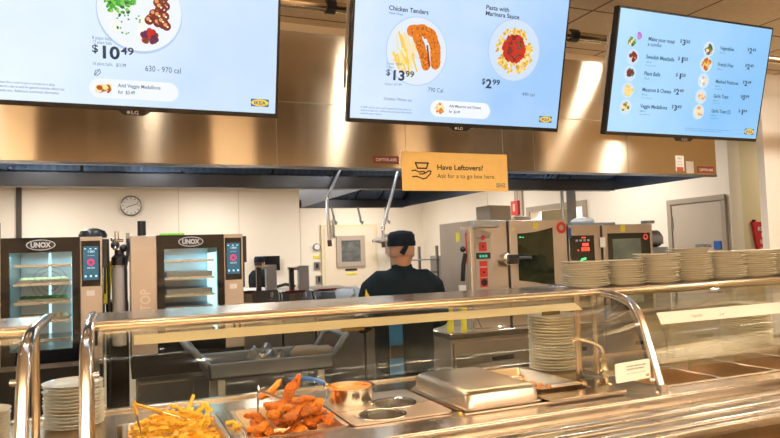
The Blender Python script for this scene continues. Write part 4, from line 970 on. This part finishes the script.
# switches beside walk-in door
t = thing('round_dial','round grey thermometer dial beside the walk-in door','dial',(3.62,12.58,1.73))
M().lathe((3.63,12.57,1.72),[(0,-.02),(.07,-.02),(.075,0),(.075,.03)],n=24,axis='y').build('case', coolst, t); M().lathe((3.63,12.548,1.72),[(0,-.001),(.055,-.001),(.055,.0)],n=24,axis='y').build('dial', white, t)
tag(M().box(3.56,3.70,12.585,12.6,1.50,1.55).build('wall_sticker',yellow,org=(3.63,12.6,1.5)),'yellow sticker on the far wall under the round dial','sticker')
tag(M().box(3.57,3.68,12.57,12.6,1.27,1.42,mi=0).box(3.60,3.65,12.565,12.57,1.30,1.39,mi=1).build('wall_switch',[coolst,black],org=(3.63,12.6,1.3)),'upper grey wall switch left of the walk-in door','switch')
tag(M().box(3.60,3.72,12.57,12.6,.98,1.15,mi=0).box(3.64,3.68,12.565,12.57,1.02,1.12,mi=1).build('wall_switch',[coolst,black],org=(3.66,12.6,1.0)),'lower grey wall switch left of the walk-in door','switch')
# monitor on the far wall
t = thing('wall_monitor','black monitor mounted on the far wall beside the seated worker','monitor',(2.62,12.5,1.29))
M().box(2.38,2.86,12.50,12.54,1.29,1.57).build('screen', blackg, t, bevel=.004); M().box(2.55,2.69,12.54,12.6,1.36,1.50).build('wall_bracket', black, t)

# ------------------------------------------------------------------ cooking island
def braiser(label, x0, x1, y, zt, post):
    t = thing('braising_pan', label, 'cooking appliance', ((x0+x1)/2,y+.4,0), group='steel cooking appliances on the island')
    M().box(x0,x1,y,y+.8,.12,zt-.16).build('body', coolst, t, bevel=.01)
    M().prism([(y-.02,zt-.16),(y+.10,zt),(y+.8,zt),(y+.8,zt-.16)],x0,x1,axis='x').build('control_housing', coolst, t, bevel=.008)
    M().box(x0+.06,x0+.20,y+.008,y+.03,zt-.11,zt-.02,rot=(math.radians(-37),0,0)).build('lever_plate', tubem, t)
    M().box(x0+.05,x0+.24,y+.085,y+.11,zt-.001,zt+.006).build('warning_strip', mat('warning red',(.5,.04,.06),.5), t)
    M().tube([(x1-.12,y+.02,zt-.10),(x1-.10,y-.04,zt-.06),(x1-.08,y+.02,zt-.02)],.012,8).build('handle', tubem, t)
    if post:
        M().box(post,post+.10,y+.12,y+.20,zt-.15,zt+.24).build('upright', mat('grey upright',(.30,.32,.37),.4,.7), t, bevel=.006); M().box(post-.09,post-.045,y+.14,y+.18,zt-.1,zt+.22).build('dark_strut', black, t); M().box(post-.10,post+.05,y+.14,y+.18,zt+.20,zt+.23).build('cross_arm', coolst, t)
    for x in (x0+.03,x1-.07):
        for yy in (y+.03,y+.72): M().cyl((x+.02,yy+.02,0),(x+.02,yy+.02,.12),.022,10).build('leg', coolst, t)
braiser('steel cooking unit at the left end of the island with a red strip and upright',.93,1.40,6.1,1.235,1.29)
braiser('steel cooking unit in the middle of the island under the second upright',1.42,1.72,6.1,1.215,1.61)
braiser('wide pale steel cooking unit of the island next to the chef left arm',1.74,2.22,6.1,1.215,None)
braiser('steel cooking unit of the island hidden mostly behind the chef',2.24,2.85,6.1,1.20,None)
tag(M().tube([(2.42,11.9,1.16),(2.40,11.9,1.05),(2.5,11.9,.98),(2.65,11.9,1.0),(2.8,11.85,1.04),(2.98,11.8,1.00)],.03,10,0).box(2.96,3.08,11.78,11.84,.97,1.03,mi=1).build('hose_reel',[black,boxm],org=(2.7,11.9,.98)),'black coiled hose with a pale nozzle beside the far worker','hose')
t = thing('work_table','steel work table at the far wall below the monitor','table',(3.1,12.0,0))
M().box(2.72,3.5,11.7,12.3,.93,.96).build('table_top', coolst, t)
for x in (2.74,3.44):
    for y in (11.72,12.24): M().box(x,x+.04,y,y+.04,0,.93).build('leg', coolst, t)
t = thing('mixer_head','grey wall mounted mixer arm right of the walk-in window','mixer arm',(5.0,12.4,1.7))
M().box(5.10,5.30,12.2,12.6,1.55,1.95).build('bracket', mat('dull grey',(.34,.30,.28),.5), t, bevel=.02); M().loft([(4.68,12.2,1.80),(4.80,12.2,1.82),(5.05,12.25,1.80),(5.2,12.3,1.74)],[.03,.06,.07,.05],n=12).build('arm', mat('dull grey',(.34,.30,.28),.5), t, smooth=60)
M().box(4.85,5.5,12.1,12.6,1.14,1.18).build('shelf', coolst, t); M().prism([(4.9,1.14),(5.4,1.14),(5.3,.95),(5.1,.95)],12.2,12.5,axis='y').build('funnel', mat('dull grey',(.34,.30,.28),.5), t)

# ------------------------------------------------------------------ cart
t = thing('utility_cart','grey plastic utility cart with raised end handles behind the counter','cart',(.82,3.85,0))
cx0,cx1,cy0,cy1 = .43,1.13,3.62,4.08
m = M()
for z in (.90,.38):
    m.box(cx0,cx1,cy0,cy1,z,z+.02).box(cx0,cx1,cy0,cy0+.02,z,z+.085).box(cx0,cx1,cy1-.02,cy1,z,z+.085).box(cx0,cx0+.02,cy0,cy1,z,z+.085).box(cx1-.02,cx1,cy0,cy1,z,z+.085)
m.build('tray', greypl, t, bevel=.008)
for sx, xx in ((-1,cx0),(1,cx1)):
    M().tube([(xx,cy0+.04,.96),(xx+sx*.07,cy0+.04,1.06),(xx+sx*.10,cy0+.06,1.075),(xx+sx*.10,cy1-.06,1.075),(xx+sx*.07,cy1-.04,1.06),(xx,cy1-.04,.96)],.018,10).build('handle', greypl, t, smooth=60)
    for yy in (cy0+.03,cy1-.07): M().box(xx-sx*.07-.02,xx-sx*.07+.02,yy,yy+.04,.12,.90).build('post', mat('pale grey post',(.42,.42,.36),.5), t, bevel=.006)
    for yy in (cy0+.05,cy1-.05):
        M().cyl((xx-sx*.07-.015,yy,.05),(xx-sx*.07+.015,yy,.05),.05,18).build('wheel', rubber, t); M().box(xx-sx*.07-.02,xx-sx*.07+.02,yy-.02,yy+.02,.09,.13).build('caster', coolst, t)
# clear bag: crumpled heap
m = M(); bmesh.ops.create_icosphere(m.bm, subdivisions=3, radius=1)
for v in m.bm.verts:
    k = 1+random.uniform(-.16,.16); v.co = Vector((v.co.x*.115*k+.765, v.co.y*.09*k+3.80, max(-.2,v.co.z)*.085*k*(1+.25*math.sin(v.co.x*9))+.945))
tag(m.build('plastic_bag', bagm, org=(.765,3.80,.92), smooth=0),'crumpled clear plastic bag lying on the grey cart','bag')
t_ = M(); t_.loft([(.90,3.70,.985),(.94,3.70,.99),(1.00,3.70,.995),(1.06,3.70,.99),(1.12,3.71,.985),(1.17,3.72,.98)],[(.02,.03),(.045,.06),(.04,.07),(.035,.055),(.04,.06),(.012,.02)],side=(0,0,1),n=14)
tag(t_.build('oven_mitt',mittm,org=(1.04,3.70,.985),smooth=70),'brown grey quilted oven mitt draped on the grey cart front','oven mitt')
tag(M().loft([(.62,3.75,.30),(.7,3.75,.5),(.84,3.76,.60),(.98,3.75,.58)],[(.05,.06),(.12,.1),(.14,.1),(.03,.05)],n=12).build('plastic_bag',bagm,org=(.8,3.75,.40),smooth=0),'clear plastic bag on the lower tray of the cart','bag')

# ------------------------------------------------------------------ people
def hand(m, w, d, side, scale=1., up=(0,0,1)):
    w = Vector(w); d = Vector(d).normalized(); s = Vector(up).cross(d).normalized()*side; u = Vector(up)
    m.loft([w-d*.01,w+d*.03,w+d*.075,w+d*.092],[(.026,.016),(.036,.016),(.041,.014),(.036,.011)],side=s,n=12)
    for k,(off,L) in enumerate(((-.030,.066),(-.010,.076),(.011,.072),(.030,.056))):
        b = w+d*.085+s*off; m.loft([b-d*.02,b+d*L*.45-u*.006,b+d*L*.8-u*.020,b+d*L*.95-u*.034],[.0098,.0092,.0085,.0065],n=8)
    b = w+d*.02-s*.030; m.loft([b,b+d*.03-s*.022-u*.006,b+d*.058-s*.030-u*.016],[.013,.0115,.008],n=8)
def person(label, x, y, rz, H=1.68, jm=None, lean=0., patch=True, arms='front', tie=True):
    t = thing('person', label, 'person', (x,y,0), (0,0,rz)); t['_o'] = [0,0,0]
    k = H/1.68
    m = M()
    # legs, trunk, neck, head in one skin
    for s in (-1,1):
        m.loft([(s*.10,0,.06),(s*.10,0,.10),(s*.10,-.01,.30),(s*.10,.01,.48),(s*.10,0,.70),(s*.09,0,.90)],[.045,.042,.058,.058,.078,.09],n=14)
        m.loft([(s*.10,-.06,.045),(s*.10,.02,.05),(s*.105,.12,.035),(s*.11,.19,.025)],[.035,.042,.04,.022],n=12)
        sh = (s*.185,0,1.385); el = (s*.255,.02+.02,1.12); wr = (s*.16,.29,1.08)
        m.loft([(s*.10,0,1.385),(s*.18,0,1.365),((sh[0]+el[0])/2+s*.008,.02,1.26),el],[.055,.062,.052,.043],n=12)
        m.loft([el,((el[0]+wr[0])/2,(el[1]+wr[1])/2,1.10),wr],[.043,.040,.026],n=12)
        hand(m, wr, (-s*.25,1,-.05), s)
    m.loft([(0,0,.86),(0,0,.95),(0,0,1.08),(0,0,1.22),(0,0,1.34),(0,0,1.41),(0,.0,1.45)],[(.15,.11),(.165,.115),(.14,.10),(.155,.11),(.165,.11),(.13,.085),(.065,.06)],n=20)
    m.loft([(0,-.005,1.42),(0,0,1.49),(0,.01,1.53)],[.062,.056,.055],n=14)
    m.loft([(0,.02,1.465),(0,.012,1.50),(0,.005,1.55),(0,0,1.60),(0,0,1.65),(0,0,1.68),(0,0,1.69)],[(.035,.045),(.060,.082),(.074,.096),(.078,.100),(.068,.088),(.040,.055),(.01,.01)],n=20)
    m.ball((0,.103,1.565),.014,scale=(.8,1.2,1.3)); m.ball((0,.093,1.525),.014,scale=(1.6,.7,.6))
    for s in (-1,1):
        m.ball((s*.082,0,1.572),.022,scale=(.35,.65,1.15)); 
    b = bake(m,'body',skin,t,.0075,3)
    for s in (-1,1): M().ball((s*.030,.091,1.588),.011).build('eye', mat('eye white',(.7,.68,.65),.3), t)
    # jacket
    m = M()
    m.loft([(0,0,.80),(0,0,.95),(0,0,1.08),(0,0,1.22),(0,0,1.33),(0,0,1.40),(0,0,1.45),(0,0,1.475)],[(.195,.145),(.20,.15),(.195,.14),(.225,.145),(.235,.135),(.200,.115),(.115,.088),(.072,.070)],n=24)
    for s in (-1,1):
        m.loft([(s*.06,0,1.39),(s*.14,0,1.378),(s*.200,0,1.335),(s*.240,.02,1.22),(s*.262,.04,1.11)],[.07,.090,.086,.076,.066],n=16)
        m.loft([(s*.272,.03,1.13),(s*.24,.14,1.09),(s*.185,.25,1.08)],[.060,.052,.042],n=14)
    jk = bake(m,'jacket',jacket,t,.009,5)
    M().loft([(0,0,1.462),(0,.004,1.492)],[(.074,.070),(.066,.064)],n=24,cap=False).build('collar', jacket, jk)
    M().box(-.006,.006,-.142,-.128,.80,1.34).build('back_seam', jacket, jk) if False else None
    m = M()
    for s in (-1,1): m.loft([(s*.10,0,.07),(s*.10,-.005,.30),(s*.10,.005,.50),(s*.10,0,.72),(s*.085,0,.92)],[.072,.078,.082,.098,.112],n=14)
    m.loft([(0,0,.82),(0,0,.98)],[(.178,.128),(.17,.122)],n=20); bake(m,'trousers',trouserm,t,.01,4)
    for s in (-1,1):
        M().loft([(s*.10,-.085,.045),(s*.10,.0,.055),(s*.105,.12,.042),(s*.11,.205,.03)],[.036,.052,.048,.026],n=12).build('shoe', black, t)
    # hair and cap
    M().loft([(0,-.012,1.545),(0,-.010,1.60),(0,-.006,1.65)],[(.079,.094),(.083,.104),(.072,.092)],n=24,cap=False).build('hair', hairm if not tie else mat('cropped hair',(.36,.20,.13),.8), t)
    cp = M().loft([(0,-.004,1.622),(0,-.004,1.630),(0,-.004,1.69),(0,-.004,1.712),(0,-.004,1.722)],[(.084,.106),(.090,.112),(.088,.108),(.07,.09),(.02,.03)],n=28).build('cap', capm, t, smooth=60)
    M().loft([(0,-.004,1.617),(0,-.004,1.650)],[(.0915,.1135),(.0925,.1145)],n=28,cap=False).build('cap_band', capm, cp)
    if tie:
        M().ball((.012,-.122,1.640),.017,scale=(1.2,.7,1)).build('knot', capm, cp)
        M().loft([(.008,-.125,1.635),(-.012,-.135,1.60),(-.035,-.13,1.565)],[(.006,.012),(.004,.016),(.003,.018)],side=(0,1,0),n=8).build('cap_tie', capm, cp)
        M().loft([(.015,-.125,1.635),(.03,-.13,1.66),(.022,-.128,1.68)],[(.005,.010),(.004,.012),(.003,.010)],side=(0,1,0),n=8).build('cap_tie', capm, cp)
        p = M()
        for k in range(14):
            a = random.uniform(0,2*PI); q = random.uniform(.0,.022); p.ball((-.258+q*math.cos(a)*.5,-.072+q*math.cos(a)*-.4,1.305+q*math.sin(a)*1.5),.010,scale=(.5,1,1),n=8)
        p.build('sleeve_badge', mat('badge yellow',(.85,.60,.04),.6), jk)
    return t
p1 = person('cook in a dark jacket and cap seen from behind at the centre of the kitchen', 1.705,3.92,math.radians(-8))
p1.scale = (1,1,.985)
p2 = person('distant kitchen worker in dark clothes bending by the far monitor', 2.26,11.45,math.radians(-60), tie=False)
p2.scale = (.93,.93,.91)
# cloth hanging at the cook's hip
m = M(); 
for k,(z0,z1,mi) in enumerate(((.98,1.06,0),(.90,.98,1),(.80,.90,0),(1.06,1.12,0))):
    m.box(1.53,1.615,3.735,3.75,z0,z1,mi=mi)
tag(m.build('kitchen_cloth',[bluecloth,black],org=(1.57,3.74,.80)),'blue cloth with a dark stripe hanging at the left hip of the cook','cloth')
# red banner
t = thing('fire_blanket_pouch','red hanging pouch with white lettering beside the column at the right edge','pouch',(6.45,4.98,1.2))
M().prism([(6.30,1.76),(6.78,1.74),(6.74,1.12),(6.42,1.12)],4.97,4.995,axis='y').build('pouch', redb, t)
for (q,u,v,sz,wd) in (('KITCHEN',6.37,1.66,.060,.30),('FIRE',6.42,1.59,.06,.14),('BLANKET',6.40,1.52,.060,.28),('Pull down to open',6.40,1.46,.03,.24)):
    m = M(); m.flat = True; m.text(q,u,v,sz,4.968,0,bold=.03,width=wd); m.build('pouch_lettering', white, t, smooth=0)
M().cyl((6.34,4.97,1.77),(6.34,5.0,1.77),.012,8).build('hook', black, t)

# ------------------------------------------------------------------ lights
WARM = (1.0,.83,.64); NEU = (1.0,.92,.80)
def area(name, loc, size, power, col, rot=(0,0,0), sy=None, spread=None):
    l = bpy.data.lights.new(name,'AREA'); l.energy = power; l.color = col; l.size = size
    if sy: l.shape = 'RECTANGLE'; l.size_y = sy
    if spread: l.spread = spread
    o = bpy.data.objects.new(name,l); C.objects.link(o); o.location = loc; o.rotation_euler = rot; return o
glowd = em('downlight glow',(1.0,.86,.66),3)
DL = [(-.72,2.95),(.20,2.92),(1.53,2.75),(3.30,3.32),(-1.9,2.9),(4.45,2.4)]
for i,(x,y) in enumerate(DL):
    t = thing('ceiling_downlight','round recessed ceiling downlight in front of the hood','ceiling light',(x,y,CZ),group='recessed downlights before the hood')
    M().lathe((x,y,CZ),[(.085,0),(.085,-.006),(.062,-.006),(.062,0)],n=24,cap=False).build('trim_ring', white, t); M().lathe((x,y,CZ-.003),[(0,0),(.062,0)],n=24).build('lens', glowd, t)
    area('downlight',(x,y,CZ-.02),.11,(4,4,8,8,3,30)[i],NEU)
DN = [(x,y) for y in (-.5,-2.6) for x in (-3.4,-1.3,.8,2.9,5.0)]  # unseen pendant rows, added to brighten the ceiling and the counter front
addedglow = em('unseen diffuser glow',(1.0,.85,.66),6)
for (x,y) in DN:
    t = thing('unseen_ceiling_light','long narrow pendant added out of view to brighten the ceiling and counter','ceiling light',(x,y,CZ),group='added narrow lights out of view')
    M().box(x-.75,x+.75,y-.06,y+.06,CZ-.44,CZ-.40).build('housing', white, t, bevel=.004); M().box(x-.73,x+.73,y-.05,y+.05,CZ-.452,CZ-.44).build('diffuser', addedglow, t); M().box(x-.73,x+.73,y-.05,y+.05,CZ-.40,CZ-.39).build('diffuser', addedglow, t)
    for q in (-.6,.6): M().cyl((x+q,y,CZ-.40),(x+q,y,CZ),.003,6).build('suspension_wire', coolst, t)
    area('added fill down',(x,y,CZ-.47),1.46,36 if y > -1 else 58,WARM,sy=.11); area('added fill up',(x,y,CZ-.37),1.46,95,WARM,sy=.11,rot=(PI,0,0))
glowk = em('kitchen unseen diffuser glow',(1,.95,.88),4)
for (x,y) in ((-3.5,6.2),(-.8,6.2),(4.9,6.2),(-3.5,9),(-.8,9),(1.6,9),(4.6,9),(-1.2,11.3),(1.5,11.3),(4.4,11.3)):
    t = thing('unseen_ceiling_light','long ceiling light panel over the kitchen behind the hood','ceiling light',(x,y,CZ),group='kitchen ceiling light panels')
    M().box(x-.3,x+.3,y-.3,y+.3,CZ-.012,CZ-.001).build('diffuser', glowk, t); area('panel',(x,y,CZ-.03),.58,38,(1,.96,.90))
for x in (-.56,.25,1.6,3.2): area('hood lamp',(x,4.15,2.44),.16,7,(.80,.90,1.0))
area('island hood lamp',(2.5,6.1,2.3),.3,5,(.9,.95,1.0))
for x0,x1 in ((-.05,2.1),(2.4,4.7)): area('heat lamp',((x0+x1)/2,2.76,1.280),x1-x0,6,(1.0,.70,.40),sy=.05)
area('corridor light',(6.7,8.0,2.7),.5,110,(1,.95,.9)); area('hallway light',(7.0,4.4,2.7),.3,10,(1,.9,.7))
for x in (-.45,.46): area('oven lamp',(x,4.62,1.60),.35,1.6,(.35,.80,1.0),sy=.06)

w = bpy.data.worlds.new('world'); bpy.context.scene.world = w; w.use_nodes = True
w.node_tree.nodes['Background'].inputs[0].default_value = (.05,.045,.04,1)

# ------------------------------------------------------------------ camera
cam = bpy.data.cameras.new('camera'); cam.sensor_width = 36; cam.lens = 650/780*36; cam.clip_start = .05; cam.clip_end = 60
co = bpy.data.objects.new('camera', cam); C.objects.link(co)
yaw, p, r = math.radians(22.6), math.radians(3.0), math.radians(-1.9)
f = Vector((math.sin(yaw)*math.cos(p), math.cos(yaw)*math.cos(p), math.sin(p))); rt = Vector((math.cos(yaw),-math.sin(yaw),0)); up = rt.cross(f)
r2 = rt*math.cos(r)+up*math.sin(r); u2 = -rt*math.sin(r)+up*math.cos(r)
Mx = Matrix((r2, u2, -f)).transposed().to_4x4(); Mx.translation = Vector((0,0,1.55)); co.matrix_world = Mx
cam.dof.use_dof = False
sc = bpy.context.scene; sc.camera = co
sc.view_settings.view_transform = 'Standard'; sc.view_settings.look = 'None'; sc.view_settings.gamma = 1; sc.view_settings.exposure = 0
for o in bpy.data.objects:
    if '_o' in o: del o['_o']
